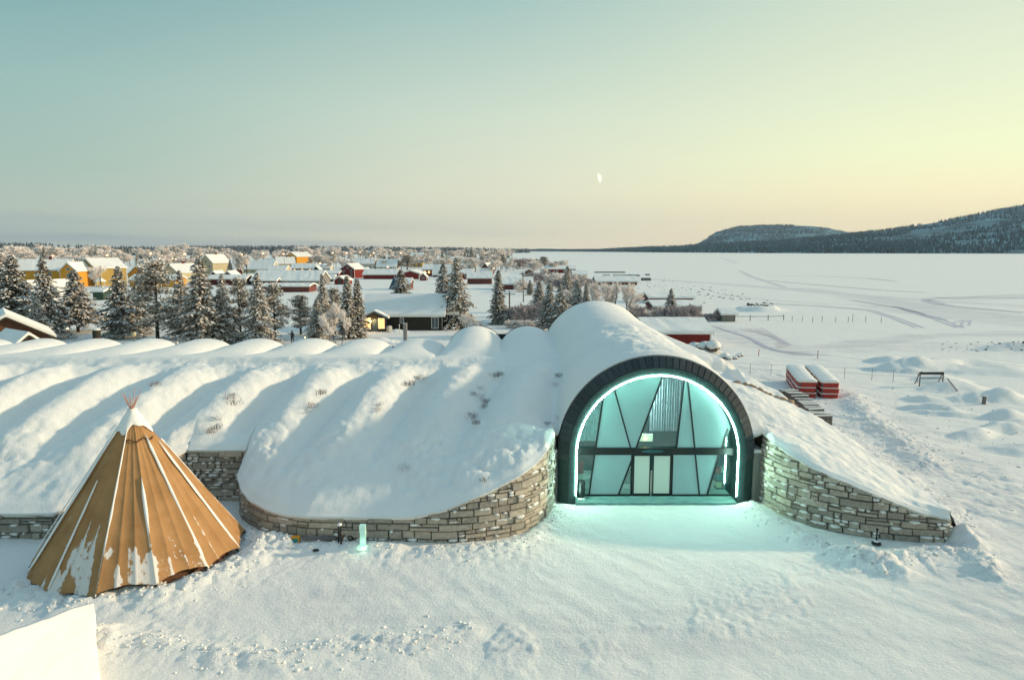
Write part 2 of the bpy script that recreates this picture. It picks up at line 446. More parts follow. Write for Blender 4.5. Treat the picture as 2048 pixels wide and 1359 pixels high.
# ridge partner of the tongue: x moves steadily with front x
s = np.linspace(0, 1, 260); bx = -13.6+(2.1+13.6)*np.clip(.22*smooth(s/.2)+.78*np.clip((s-.08)/.92, 0, 1), 0, 1)
B.append(np.stack([bx, np.full(260, RY), np.full(260, RZ)], 1))
seg([(TP[-1][0],TP[-1][1],TP[-1][2]),(2.35,33.1,3.3),(11.95,33.1,3.3),RP[0]], [(2.1,RY,RZ),(2.35,RY,RZ),(11.9,RY,RZ),(12.3,RY,RZ)], 130)
rp = smoothpoly(dens(RP, 130), 3); A.append(rp)
B.append(dens([(12.3,RY,RZ),(13.0,RY,RZ),(13.25,41.5,5.5),(14.1,39.8,4.94),(15.2,38.2,4.44),(15.7,36.8,3.85),(16.9,35,3.24),(17.6,32.5,2.5),(18.7,29.8,1.47),(18.95,28.25,1.08)], 130))
A = np.concatenate(A); B = np.concatenate(B)
OUTL = A.copy()
NV = 150
v = np.linspace(0, 1, NV)[:, None]
Xs = A[:, 0][None]*(1-v)+B[:, 0][None]*v
Ys = A[:, 1][None]*(1-v)+B[:, 1][None]*v
prof = v+.42*v*(1-v)
Zs = A[:, 2][None]*(1-prof)+B[:, 2][None]*prof
def smooth_field(Xa, Ya, Za, cell=.25, sg=3):
    """height as one smooth function of x,y, so the loft's own seams leave no creases"""
    x0, y0 = Xa.min()-3, Ya.min()-3; nx = int((Xa.max()-x0+3)/cell)+2; ny = int((Ya.max()-y0+3)/cell)+2
    ix = ((Xa-x0)/cell).astype(int); iy = ((Ya-y0)/cell).astype(int); S_ = np.zeros((ny, nx)); C_ = np.zeros((ny, nx))
    np.add.at(S_, (iy, ix), Za); np.add.at(C_, (iy, ix), 1)
    m_ = C_ > 0; S_[m_] /= C_[m_]; C_ = m_.astype(float)
    k_ = np.exp(-.5*(np.arange(-3*sg, 3*sg+1)/sg)**2)
    def bl(a):
        a = sum(np.roll(a, q, 0)*w_ for q, w_ in zip(range(-3*sg, 3*sg+1), k_)); return sum(np.roll(a, q, 1)*w_ for q, w_ in zip(range(-3*sg, 3*sg+1), k_))
    G_ = bl(S_*C_)/(bl(C_)+1e-9)
    fx = (Xa-x0)/cell-.5; fy = (Ya-y0)/cell-.5; jx = np.floor(fx).astype(int); jy = np.floor(fy).astype(int); fx = fx-jx; fy = fy-jy
    return (G_[jy, jx]*(1-fx)+G_[jy, jx+1]*fx)*(1-fy)+(G_[jy+1, jx]*(1-fx)+G_[jy+1, jx+1]*fx)*fy
kb_ = smooth((v-.04)*6)*smooth((1-v)*25)
Zs = Zs*(1-kb_)+smooth_field(Xs, Ys, Zs)*kb_
isl = (Xs < 3.4)
# ribs: mounds with valleys 4.06 m apart that lean left as they come forward
xr = Xs+.27*(41-Ys)
ph = ((xr+.15)/PITCHV) % 1.0
mound = ((1+np.cos(2*np.pi*(ph-.5)))/2)**.6
fade = smooth((41.0-Ys)/2.6)*smooth((Ys-29.5)/6.0)*np.where(Xs > 1.5, smooth((3.2-Xs)/1.7), 1)
Zs = Zs+fade*(1.02+.30*fbm(Xs*.11, Ys*.16, 2, 58))*(mound-.5)*smooth(v*5)
tz = tunnel(Xs, Ys)
near = smooth((Ys-31.5)/1.5)
Zs = np.where(Ys > 32.9, smax(Zs, tz, .45), Zs)
# softened parapet, broad unevenness, lumps
edge = smooth(v*9)
Zs += edge*(.12*fbm(Xs*.45, Ys*.45, 4, 3)+.085*fbm(Xs*1.7, Ys*1.7, 4, 9))*np.clip(1-fade*.3, 0, 1)
rough = np.where(Xs > 12, .22, 1)*smooth((35.5-Ys)/4)*smooth(fbm(Xs*.3+4, Ys*.3, 3, 31)*1.6+.65)
Zs += edge*rough*(.17*(worley(Xs*1.5, Ys*1.5, 5)-.4)+.07*(worley(Xs*3.1, Ys*3.1, 8)-.4))
Zs = Zs-.50*smooth((41.35-Ys)/.45)*smooth((Ys-37.5)/3)*smooth((Xs-11.3)/1.1)*(Xs < 13.6)*smooth((13.6-Xs)/.5)
kt = smooth((v-.92)/.08)*(Xs < 12.9)*(Ys > 40.5)
Zs = Zs*(1-kt)+(roof_z(Xs, Ys)+.03*fbm(Xs*.8, Ys*.8, 3, 12))*kt
# rounded snow lip at the wall edge, with little sags
lip = np.clip(1-v*22, 0, 1)
Zs += (.10*(1-lip**2)+.05*fbm(Xs*1.3, Ys*1.3, 3, 77)*(1-lip))*smooth(v*30)
n0 = np.array([np.gradient(A[:, 1]), -np.gradient(A[:, 0])]); n0 /= np.linalg.norm(n0, axis=0)+1e-9
ov = .10+.04*fbm(A[:, 0]*1.2, A[:, 1]*1.2, 3, 5)
Xs = Xs+(n0[0]*ov)[None]*lip; Ys = Ys+(n0[1]*ov)[None]*lip
Xf, Yf, Zf = Xs, Ys, Zs
# first row folded back under as the lip
lipX = Xs[0]-n0[0]*.12; lipY = Ys[0]-n0[1]*.12
Xf = np.vstack([lipX, Xs]); Yf = np.vstack([lipY, Ys]); Zf = np.vstack([Zs[0]-.14, Zs])
hotel = thing('ice_hotel', 'long snow-covered vaulted hotel building with a glowing arched glass entrance', 'building', (7.15, 32.6, 0))
def hot(o):
    o.parent = hotel; o.matrix_parent_inverse = Matrix.Translation((-7.15, -32.6, 0)); return o
hot(grid_obj('front_snow_slope', Xf, Yf, Zf, M['snow']))
# outer flank at the far right, from the crest down to the ground
bi = A.shape[0]-130
FK = 9; Bc = B[bi+FK:]; Zc = Zs[-1][bi+FK:]
outp = dens([(15.4,43.6,-.2),(16.6,43.2,-.2),(18.0,41.8,0),(20.0,39.5,0),(20.6,36,0),(20.4,32.5,0),(20.2,29.8,0),(19.6,28.4,0)], 130-FK)
vv = np.linspace(0, 1, 24)[:, None]
Xo = Bc[:, 0][None]*(1-vv)+outp[:, 0][None]*vv; Yo = Bc[:, 1][None]*(1-vv)+outp[:, 1][None]*vv
Zo = Zc[None]*(1-vv)**1.0*(1+.35*vv)-.15*vv+.12*fbm(Xo, Yo, 4, 44)*smooth(vv*6)+.12*(worley(Xo*1.3, Yo*1.3, 2)-.3)*smooth(vv*4)
hot(grid_obj('side_snow_slope', Xo, Yo, Zo, M['snow']))
# roof behind the ridge
xs = np.arange(-46, 17.6, .13); ys = np.r_[np.arange(RY-.02, 51.3, .13), 51.35]
Xb, Yb = np.meshgrid(xs, ys)
Zb = roof_z(Xb, Yb)+.03*fbm(Xb*.8, Yb*.8, 3, 12)
Zb[:, :] = np.maximum(Zb, -.3)
Xb = np.vstack([Xb, Xb[-1]]); Yb = np.vstack([Yb, Yb[-1]+.02]); Zb = np.vstack([Zb, np.full(Xb.shape[1], -.3)])
Xb = np.vstack([Xb[0], Xb]); Yb = np.vstack([Yb[0]-.01, Yb]); Zb = np.vstack([np.where(Xb[0] > 12.4, -.3, Zb[0]-.2), Zb])
hot(grid_obj('roof_snow', Xb, Yb, Zb, M['snow']))
# dark gable rims at the far ends
def rim(c, zc, r, a0, a1, y=51.42, lift=.02):
    mb = MB(); n = 40; vs = []
    for i in range(n+1):
        a = a0+(a1-a0)*i/n
        for rr_, yy in ((r-.25, y), (r+lift, y), (r+lift, y+.16), (r-.25, y+.16)):
            vs.append((c+rr_*math.cos(a), yy, zc+rr_*math.sin(a)))
    fs = []
    for i in range(n):
        for k in range(4): fs.append((i*4+k, i*4+(k+1) % 4, (i+1)*4+(k+1) % 4, (i+1)*4+k))
    fs += [(0,1,2,3), (n*4+3, n*4+2, n*4+1, n*4)]
    mb.add(vs, fs); hot(mb.build('gable_rim', M['black_metal']))
rim(-2.72, 4.56, 2.27, R(25), R(172)); rim(1.18, 4.56, 2.27, R(8), R(155)); rim(6.38, 4.75, 3.96, R(28), R(170), lift=.02)
for xv, w, hh in ((-.77, .75, .42), (-17.15, .34, .14), (-13.1, .36, .16), (-9.03, .55, .2)):  # small dark gable-wall panels in the valleys between the vault ends
    mb = MB(); zb = float(roof_z(np.array([xv]), np.array([51.0]))[0])
    vs = [(xv-w, 51.5, zb+hh), (xv+w, 51.5, zb+hh), (xv+.12, 51.5, zb-.15), (xv-.12, 51.5, zb-.15)]
    mb.add(vs+[(a, 51.6, c) for a, b, c in vs], [(0,3,2,1), (4,5,6,7), (0,1,5,4), (1,2,6,5), (2,3,7,6), (3,0,4,7)])
    hot(mb.build('valley_panel', M['black_metal']))

# ------------------------------------------------------------ portal
AX, AZ, RI, RO = 7.15, 2.5, 4.0, 4.86
def archpt(r, a, y): return (AX+r*math.cos(a), y, AZ+r*math.sin(a))
def arch_path(r, y, n=64, zb=-.2):
    return [(AX+r, y, zb), (AX+r, y, AZ*.5)]+[archpt(r, math.pi*i/n, y) for i in range(n+1)]+[(AX-r, y, AZ*.5), (AX-r, y, zb)]
def sweep_arch(sec, name, m, smf=True, close=True, n=64):
    mb = MB(); rows = [arch_path(r, y, n) for r, y in sec]; k = len(rows); L = len(rows[0]); vs = [p for row in rows for p in row]; fs = []
    for i in range(k if close else k-1):
        j = (i+1) % k
        for q in range(L-1): fs.append((i*L+q, i*L+q+1, j*L+q+1, j*L+q))
    mb.add(vs, fs); return hot(mb.build(name, m, None, False))
sweep_arch([(RI, 34.0), (RI, 32.62), (RI+.03, 32.58), (4.36, 32.56), (RO-.04, 32.86), (RO, 32.95), (RO, 34.0)], 'entrance_arch', M['arch'])
mb = MB()
NSL = 46
for i in range(NSL):
    a0 = math.pi*(-.02)+math.pi*1.04*i/NSL+.006; a1 = math.pi*(-.02)+math.pi*1.04*(i+1)/NSL-.006
    j = random.Random(i).uniform(0, .02)
    q = []
    for a in (a0, a1):
        q += [archpt(4.40, a, 32.555-j), archpt(RO+.015, a, 32.865-j), archpt(RO+.03, a, 33.6), archpt(4.40, a, 32.60)]
    mb.add(q, [(0,1,5,4), (1,2,6,5), (0,4,7,3), (0,3,2,1), (4,5,6,7)])
hot(mb.build('arch_slabs', M['slab']))
# LED tube
mb = MB(); pts = [(AX-RI+.02, 32.56, .42)]+[(AX-RI+.02, 32.56, z) for z in (1.2, 2.0)]+[archpt(RI-.02, math.pi-math.pi*i/60, 32.56) for i in range(61)]+[(AX+RI-.02, 32.56, z) for z in (2.0, 1.2, .42)]
mb.tube(pts, .022, 8); hot(mb.build('led_strip', M['led'], None, True))
# glass wall
GY = 33.5
def G(cx, cy):
    px, py = 1080+cx/3.998, 700+cy/3.998
    z = PZ(py, GY); return (PX(px, GY, z), z)
zb0, zb1 = G(900, 829)[1], G(900, 775)[1]; zf = .12
def line_circle(p, q):
    (x0, z0), (x1, z1) = p, q; dx, dz = x1-x0, z1-z0
    fx, fz = x0-AX, z0-AZ; a = dx*dx+dz*dz; b = 2*(fx*dx+fz*dz); c = fx*fx+fz*fz-(RI)**2
    D = math.sqrt(max(0, b*b-4*a*c)); ts = [(-b-D)/2/a, (-b+D)/2/a]
    best = max(ts, key=lambda t: z0+t*dz); return (x0+best*dx, z0+best*dz)
def on_line(p, q, z):
    t = (z-p[1])/(q[1]-p[1]); return p[0]+(q[0]-p[0])*t
U = [(G(505,370), G(445,775)), (G(592,305), G(722,775)), (G(980,205), G(768,775)), (G(1150,245), G(1090,775)), (G(1182,258), G(1235,775))]
def upper_panel(i, j):
    """polygon between upper mullion i and j (None = the arch side)"""
    def ends(k):
        p, q = U[k]; t = line_circle(q, p); return t, (on_line(p, q, zb1), zb1)
    if i is None: tl = (AX-RI, zb1); bl = (AX-RI, zb1); al = math.pi-math.asin(max(-1, min(1, (zb1-AZ)/RI)))
    else:
        tl, bl = ends(i); al = math.atan2(tl[1]-AZ, tl[0]-AX)
    if j is None: br = (AX+RI, zb1); ar = math.asin((zb1-AZ)/RI)
    else:
        tr, br = ends(j); ar = math.atan2(tr[1]-AZ, tr[0]-AX)
    poly = [bl, br]
    n = 14
    for k in range(n+1):
        a = ar+(al-ar)*k/n; poly.append((AX+RI*math.cos(a), AZ+RI*math.sin(a)))
    return poly
def pane(poly, m, name='glass_pane', y=GY, th=.03):
    mb = MB(); n = len(poly)
    vs = [(x, y, z) for x, z in poly]+[(x, y+th, z) for x, z in poly]
    fs = [tuple(range(n)), tuple(range(2*n-1, n-1, -1))]+[(k, k+n, (k+1) % n+n, (k+1) % n) for k in range(n)]
    mb.add(vs, fs); return hot(mb.build(name, m))
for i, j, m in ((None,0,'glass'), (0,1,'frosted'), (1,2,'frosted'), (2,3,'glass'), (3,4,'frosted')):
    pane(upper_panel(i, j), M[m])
g6a, g6b = G(1500,625), G(1455,770)
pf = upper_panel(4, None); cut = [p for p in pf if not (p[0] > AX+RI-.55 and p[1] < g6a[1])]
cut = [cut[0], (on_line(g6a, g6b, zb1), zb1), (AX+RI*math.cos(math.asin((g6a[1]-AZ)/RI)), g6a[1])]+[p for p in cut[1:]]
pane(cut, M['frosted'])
pane([(on_line(g6a, g6b, zb1)+.02, zb1), (AX+RI, zb1), (AX+RI*math.cos(.2), AZ+RI*math.sin(.2)), g6a], M['glass'])
Lw = dict(L7=(G(435,835), G(388,1180)), L8=(G(728,870), G(615,1180)), L9=(G(1240,835), G(1275,1180)), L10=(G(1430,835), G(1325,1180)))
xd0, xd1 = G(731,1000)[0], G(1052,1000)[0]; xm = G(888,1000)[0]
def ol(k, z): return on_line(*Lw[k], z)
pane([(AX-RI, zf), (ol('L7',zf), zf), (ol('L7',zb0), zb0), (AX-RI, zb0)], M['glass'])
z8 = Lw['L8'][0][1]
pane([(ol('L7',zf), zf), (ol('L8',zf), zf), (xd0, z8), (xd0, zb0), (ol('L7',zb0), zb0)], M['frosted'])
pane([(ol('L8',zf), zf), (xd0, zf), (xd0, z8)], M['glass'])
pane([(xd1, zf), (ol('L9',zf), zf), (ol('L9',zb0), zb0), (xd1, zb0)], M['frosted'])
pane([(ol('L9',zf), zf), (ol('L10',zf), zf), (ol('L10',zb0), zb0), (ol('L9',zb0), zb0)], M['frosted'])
pane([(ol('L10',zf), zf), (AX+RI, zf), (AX+RI, zb0), (ol('L10',zb0), zb0)], M['glass'])
def gbar(p, q, w=.07, name='mullion', y=GY-.02, d=.12, m='black_metal'):
    mb = MB(); mb.bar((p[0], y, p[1]), (q[0], y, q[1]), d, w, up=(0, 1, 0)); 
    # width across the view, depth along y
    mb = MB(); a = Vector((p[0], y, p[1])); b = Vector((q[0], y, q[1])); dd = (b-a).normalized(); n = Vector((-dd.z, 0, dd.x))*(w/2); k = Vector((0, d/2, 0))
    mb.add([a-n-k, a+n-k, a+n+k, a-n+k, b-n-k, b+n-k, b+n+k, b-n+k], [(0,1,2,3),(7,6,5,4),(0,4,5,1),(1,5,6,2),(2,6,7,3),(3,7,4,0)])
    return hot(mb.build(name, M[m]))
for p, q in U: gbar(line_circle(q, p), (on_line(p, q, zb1), zb1))
gbar(g6a, (on_line(g6a, g6b, zb1), zb1), .06)
for k in ('L7', 'L9', 'L10'): gbar((ol(k, zb0), zb0), (ol(k, zf), zf))
gbar((xd0, z8), (ol('L8', zf), zf))
for x in (xd0, xd1): gbar((x, zb0), (x, zf), .09, 'door_jamb', y=GY-.04)
mb = MB(); mb.box(AX-RI, AX+RI, GY-.16, GY+.12, zb0, zb1); hot(mb.build('lintel_beam', M['black_metal']))
for xa, xb in ((AX-RI, xd0-.05), (xd1+.05, AX+RI)):
    mb = MB(); mb.box(xa, xb, GY-.09, GY+.02, zf-.06, zf+.05); hot(mb.build('bottom_rail', M['black_metal']))
# sensor above the doors
mb = MB(); cxs = G(895, 800)
mb.add([(cxs[0]+.55*math.cos(t), GY-.17, cxs[1]+.08*math.sin(t)) for t in [2*math.pi*i/24 for i in range(24)]]+[(cxs[0]+.5*math.cos(t), GY-.22, cxs[1]+.06*math.sin(t)) for t in [2*math.pi*i/24 for i in range(24)]],
       [(i, (i+1) % 24, 24+(i+1) % 24, 24+i) for i in range(24)]+[tuple(range(24, 48))[::-1]])
hot(mb.build('door_sensor', M['teal_wall']))
# sliding doors
for x0, x1, hx in ((xd0+.06, xm-.05, 1), (xm+.05, xd1-.06, -1)):
    d = bpy.data.objects.new('sliding_door', None); COL.objects.link(d); hot(d)
    mb = MB(); w = .06; y0, y1 = GY-.10, GY-.03
    mb.box(x0, x0+w, y0, y1, .10, zb0-.005); mb.box(x1-w, x1, y0, y1, .10, zb0-.005); mb.box(x0+w, x1-w, y0+.003, y1-.003, .10, .24); mb.box(x0+w, x1-w, y0+.003, y1-.003, zb0-.07, zb0-.005)
    o = mb.build('door_frame', M['black_metal'], d)
    mb = MB(); mb.box(x0+w, x1-w, y0+.02, y1-.01, .24, zb0-.07); mb.build('door_glass', M['frosted_pale'], d)
# interior
mb = MB(); mb.box(AX-RI, AX+RI, GY+.1, 40, 0, .10); hot(mb.build('interior_floor', M['pale_wall']))
mb = MB(); ap_ = arch_path(RI-.3, 37.5, 48, 0); mb.add(ap_, [tuple(range(len(ap_)-1, -1, -1))]); hot(mb.build('interior_wall', M['teal_wall']))
mb = MB()
rows = [arch_path(RI+.02-(y-33.9)*.09, y, 48, 0) for y in (33.9, 37.6)]; Lr = len(rows[0]); mb.add(rows[0]+rows[1], [(q, Lr+q, Lr+q+1, q+1) for q in range(Lr-1)]); hot(mb.build('interior_vault', M['teal_wall']))
def curtain(x0, x1, z0, z1, y):
    mb = MB(); n = int((x1-x0)/.02); vs = []
    for i in range(n+1):
        x = x0+(x1-x0)*i/n; yy = y+.05*math.sin(x*47)+.02*math.sin(x*113); vs += [(x, yy, z0), (x, yy, z1)]
    mb.add(vs, [(2*i, 2*i+2, 2*i+3, 2*i+1) for i in range(n)]); hot(mb.build('curtain', M['curtain'], None, True))
curtain(AX-RI+.1, AX-RI+1.9, zb1-.1, 5.9, 35.0)
curtain(AX+.2, AX+1.9, 2.9, 6.4, 35.6)
mb = MB(); mb.box(AX-2.7, AX-.3, 35.2, 35.9, .1, .95); hot(mb.build('reception_counter', M['pale_wall']))
# box-shaped wall lamp glowing behind the clear pane
x0, z0 = G(808, 765); x1, z1 = G(928, 706)
mb = MB(); mb.box(x0, x1, 34.3, 34.45, z0+.02, z1); ob = hot(mb.build('lamp_shade', M['soft_lamp']))
mb = MB(); mb.lathe([(.02,0),(.05,.03),(.05,.12),(.02,.16)], ((x0+x1)/2, 34.25, z0+.1), 10); hot(mb.build('lamp_bulb', M['warm_lamp'], None, True))
il = bpy.data.lights.new('interior_lamp', 'POINT'); il.energy = 420; il.color = (.75, 1, .92); il.shadow_soft_size = .4
ilo = bpy.data.objects.new('interior_lamp', il); COL.objects.link(ilo); ilo.location = (AX-.5, 35.0, 5.2)
# porch slab
mb = MB(); mb.box(AX-RI+.005, AX+RI-.005, 32.45, GY+.1, -.1, .095); hot(mb.build('porch_floor', M['floor_tile']))
# pilasters beside the arch with snow on top
for xa, xb in ((1.86, 2.27), (12.03, 12.5)):
    mb = MB(); mb.box(xa, xb, 32.95, 34.2, -.2, 2.42); mb.box(xa-.03, xb, 32.9, 34.2, 2.42, 2.5); hot(mb.build('pilaster', M['w_grey']))
    mb = MB(); mb.box(xa, xb-.02, 32.92, 34.1, 2.502, 2.66); o = mb.build('snow_cap', M['snow_cap']); hot(o)
    mb = MB(); mb.box(xa-.1, xb-.01, 34.25, 34.6, 1.0, 3.45); hot(mb.build('stone_pier', M['stone']))
# red chair and round table inside, seen through the left clear pane
def chair_in():
    x, z = G(312, 1010); c = thing('armchair', 'red armchair glimpsed inside the entrance behind the clear left pane', 'chair', (PX(1157, 35, 1), 35.0, .1))
    mb = MB(); mb.box(-.3, .3, -.28, .3, .35, .5); mb.build('seat', M['crate_red'], c)
    mb = MB(); mb.box(-.3, .3, .3, .42, .35, 1.15); mb.build('backrest', M['crate_red'], c)
    for sx in (-.25, .25):
        for sy in (-.22, .3):
            mb = MB(); mb.bar((sx, sy, 0), (sx, sy, .35), .04); mb.build('leg', M['black_metal'], c)
    t = thing('round_table', 'small pale round table inside the entrance beside the red armchair', 'table', (PX(1165, 34.3, .8), 34.35, .1))
    mb = MB(); mb.lathe([(.4,.66),(.42,.68),(.42,.71),(.4,.72)], n=24); mb.build('tabletop', M['white_paint'], t)
    mb = MB(); mb.lathe([(.2,0),(.2,.02),(.03,.04),(.03,.66)], n=14); mb.build('table_leg', M['black_metal'], t)
chair_in()
# display shelf with souvenirs behind the right clear pane
sh = thing('display_shelf', 'dark display shelf with folded goods inside the entrance behind the right pane', 'shelf', (PX(1447, 34.6, .6), 34.6, .1))
mb = MB(); mb.box(-.45, .45, -.2, .2, 0, .06); mb.box(-.45, .45, -.2, .2, .4, .45); mb.box(-.45, .45, -.2, .2, .8, .85); mb.build('shelf_board', M['dark_stone'], sh)
for k, (x, z, c) in enumerate(((.3, .06, 'soft_lamp'), (-.25, .06, 'w_cream'), (-.2, .45, 'teal_screen'), (.15, .45, 'w_grey'), (-.3, .85, 'crate_red'), (-.1, .85, 'white_paint'))):
    mb = MB(); mb.box(x-.12, x+.12, -.15, .12, z+.002, z+.28); tb = mb.build('folded_goods', M[c if c != 'soft_lamp' else 'w_olive'], sh)
# bin on the porch
bn = thing('litter_bin', 'dark green cylindrical litter bin standing on the porch at the left door jamb', 'bin', (PX(1162, 33.0, .3), 33.0, .096))
mb = MB(); mb.lathe([(.19,.12),(.2,.14),(.205,.9),(.19,.9),(.18,.25)], n=28); mb.build('bin_body', M['black_metal'], bn, True)
mb = MB(); mb.lathe([(.2,0),(.21,.02),(.21,.1),(.19,.118)], n=28); mb.build('bin_base', M['white_paint'], bn, True)

# ------------------------------------------------------------ stone retaining walls
def stone_wall(name, label, pts, seed, snowy=.5, z0=-.35, group=None, ret=None):
    """pts: x,y,ztop left to right as seen from the front (front side is to the right-hand normal towards the camera)"""
    rnd = random.Random(seed); p = np.array(pts, float); inv = Matrix.Translation((-p[0][0], -p[0][1], 0))
    S = np.r_[0, np.cumsum(np.linalg.norm(np.diff(p[:, :2], axis=0), axis=1))]; Lt = S[-1]
    def at(s):
        s = min(max(s, 0), Lt); x = np.interp(s, S, p[:, 0]); y = np.interp(s, S, p[:, 1])
        s0, s1 = max(0, s-.25), min(Lt, s+.25)
        tx = np.interp(s1, S, p[:, 0])-np.interp(s0, S, p[:, 0]); ty = np.interp(s1, S, p[:, 1])-np.interp(s0, S, p[:, 1])
        l = math.hypot(tx, ty); return x, y, ty/l, -tx/l      # outward normal
    def top(s): return float(np.interp(s, S, p[:, 2]))
    def pt(s, z, off):
        x, y, nx, ny = at(s); return (x+nx*off, y+ny*off, z)
    w = thing(name, label, 'wall', (p[0][0], p[0][1], 0), 0, group)
    def fin(o): o.parent = w; o.matrix_parent_inverse = inv
    # dark joint backing
    mb = MB(); n = max(2, int(Lt/.3)); vs = []
    for i in range(n+1):
        s = Lt*i/n; vs += [pt(s, z0, -.05), pt(s, top(s)-.04, -.05), pt(s, top(s)-.04, -.28), pt(s, z0, -.28)]
    fs = []
    for i in range(n):
        for k in range(4): fs.append((4*i+k, 4*i+(k+1) % 4, 4*i+4+(k+1) % 4, 4*i+4+k))
    fs += [(3,2,1,0), (4*n, 4*n+1, 4*n+2, 4*n+3)]
    mb.add(vs, fs); fin(mb.build('wall_core', M['mortar']))
    st = MB(); sn = MB()
    def block(s0, s1, za, zb):
        g = .014; s0 += g; s1 -= g; za += g; zb -= g
        ss_ = [s0+(s1-s0)*q/12 for q in range(13)]; ok = [q for q in ss_ if top(q) > za+.09]
        if len(ok) < 3: return
        s0, s1 = max(s0, min(ok)), min(s1, max(ok))
        if s1-s0 < .08: return
        t0, t1 = top(s0)-.01, top(s1)-.01
        zb0_, zb1_ = min(zb, max(t0, za+.02)), min(zb, max(t1, za+.02))
        off = rnd.choice((.0, .02, .04, .07, .09))+rnd.uniform(0, .015)
        j = lambda a=.028: rnd.uniform(-a, a)
        m = max(1, int((s1-s0)/.45)); fr = []; bk = []
        cb = [s0+(s1-s0)*i/m for i in range(m+1)]
        jt = [j() for _ in cb]; jb = [j(.01) for _ in cb]
        vs = []
        for i, s in enumerate(cb):
            zt = zb0_+(zb1_-zb0_)*i/m; ss = s+(j(.02) if 0 < i < m else 0)
            e = .022
            eb = e if i not in (0, m) else e
            si = ss+(e if i == 0 else -e if i == m else 0)
            vs += [pt(ss, za, -.045), pt(si, za+e+jb[i], off), pt(si, max(za+e+.01, zt-e+jt[i]*.6), off+j(.008)), pt(ss, zt+jt[i]*.4, -.045), pt(ss, zt, -.3)]
        fs = []
        for i in range(m):
            for k in range(4): fs.append((5*i+k, 5*i+5+k, 5*i+6+k, 5*i+1+k))
        fs += [(0,1,2,3), (5*m+3, 5*m+2, 5*m+1, 5*m)]
        st.add(vs, fs)
        # snow caught on the ledge: one to three small rounded caps
        if rnd.random() < snowy*1.15 and min(zb0_, zb1_) >= zb-.03 and zb < max(t0, t1)-.15:
            for _q in range(rnd.choice((1, 1, 2, 3))):
                wd_ = min(s1-s0, rnd.uniform(.10, .42)); a = s0+rnd.uniform(0, max(0, s1-s0-wd_)); b = a+wd_; k = max(5, int((b-a)/.045)); vs = []
                hmax = rnd.uniform(.035, .085); sk = rnd.uniform(.7, 1.6)
                for i in range(k+1):
                    u = (i/k)**sk; s = a+(b-a)*i/k; hh = hmax*max(.06, math.sin(math.pi*u))**.6*rnd.uniform(.8, 1.1); dp = .012+hh*.5
                    vs += [pt(s, zb-hh*1.1-.005, off+.004), pt(s, zb-hh*.35, off+dp), pt(s, zb+hh*.35, off+dp*.4), pt(s, zb+hh*.45, -.03)]
                fs = []
                for i in range(k):
                    for q in range(3): fs.append((4*i+q, 4*i+4+q, 4*i+5+q, 4*i+1+q))
                fs += [(0,1,2,3), (4*k+3, 4*k+2, 4*k+1, 4*k)]
                sn.add(vs, fs)
    # courses
    def courses():
      z = z0; zmax = p[:, 2].max()
      while z < zmax:
          h = rnd.uniform(.22, .38); s = -rnd.uniform(0, .4)
          while s < Lt:
              wd = rnd.choice((rnd.uniform(.35, .6), rnd.uniform(.6, 1.0), rnd.uniform(.9, 1.5))); a, b = max(0, s), min(Lt, s+wd)
              if b-a > .12:
                  r = rnd.random()
                  if r < .25 and b-a > .5:
                      hz = h*rnd.uniform(.4, .6); block(a, b, z, z+hz)
                      c = a+(b-a)*rnd.uniform(.35, .65); block(a, c, z+hz, z+h); block(c, b, z+hz, z+h)
                  elif r < .38 and b-a > .6:
                      c = b-.3; hz = h*.5; block(a, c, z, z+h); block(c, b, z, z+hz); block(c, b, z+hz, z+h)
                  else: block(a, b, z, z+h)
              s += wd
          z += h
    courses()
    if ret is not None:
        p = np.array(ret, float); S = np.r_[0, np.cumsum(np.linalg.norm(np.diff(p[:, :2], axis=0), axis=1))]; Lt = S[-1]; courses()
    fin(st.build('stone_blocks', M['stone'])); fin(sn.build('ledge_snow', M['snow_cap'], None, True))
    return w
stone_wall('stone_wall', 'low stone wall in shade behind the tepee at the left edge', [(-46,28.6,1.1),(-20.0,28.5,1.12)], 1, .6)
stone_wall('stone_wall', 'short slanted stone wall just right of the tepee, meeting the recessed wall', [(-20.0,28.5,1.12),(-16.2,33.0,2.6)], 2, .3)
stone_wall('stone_wall', 'recessed dark stone wall with snow-filled ledges between tepee and rounded snow mound', [(-16.2,33.0,2.6),(-13.25,33.1,2.6)], 3, .95)
stone_wall('stone_wall', 'long curved stone wall around the rounded snow mound left of the entrance', [tuple(q) for q in tp[::3]]+[tuple(tp[-1])], 4, .32)
stone_wall('stone_wall', 'curved stone wall right of the entrance, tapering down to the right, lit teal', [tuple(q) for q in rp[::3]]+[tuple(rp[-1])], 5, .6, ret=[tuple(rp[-1]), (rp[-1][0]+.35, rp[-1][1]+.5, .95), (rp[-1][0]+.6, rp[-1][1]+1.1, .8)])
# end face of right wall is closed by its core; upper rock kerb on the right slope
mb = MB(); rnd = random.Random(8)
kerb = [P(px, py, z) for px, py, z in ((1468,757,5.2),(1500,768,4.95),(1530,781,4.7),(1560,797,4.3),(1590,815,3.85))]
kd = dens(kerb, 34)
def zfront(x, y):
    d = (Xs-x)**2+(Ys-y)**2; i = np.unravel_index(np.argmin(d), d.shape); return float(Zs[i])
def rockmesh(mb, x, y, z, r, sq=.7, rnd=rnd, n=8):
    vs = []; rings = 5
    for i in range(rings+1):
        t = math.pi*i/rings
        for k in range(n):
            a = 2*math.pi*k/n; q = r*(1+rnd.uniform(-.16, .16))
            vs.append((x+q*math.sin(t)*math.cos(a), y+q*math.sin(t)*math.sin(a), z+q*math.cos(t)*sq))
    fs = [(i*n+k, i*n+(k+1) % n, (i+1)*n+(k+1) % n, (i+1)*n+k) for i in range(rings) for k in range(n)]
    mb.add(vs, fs)
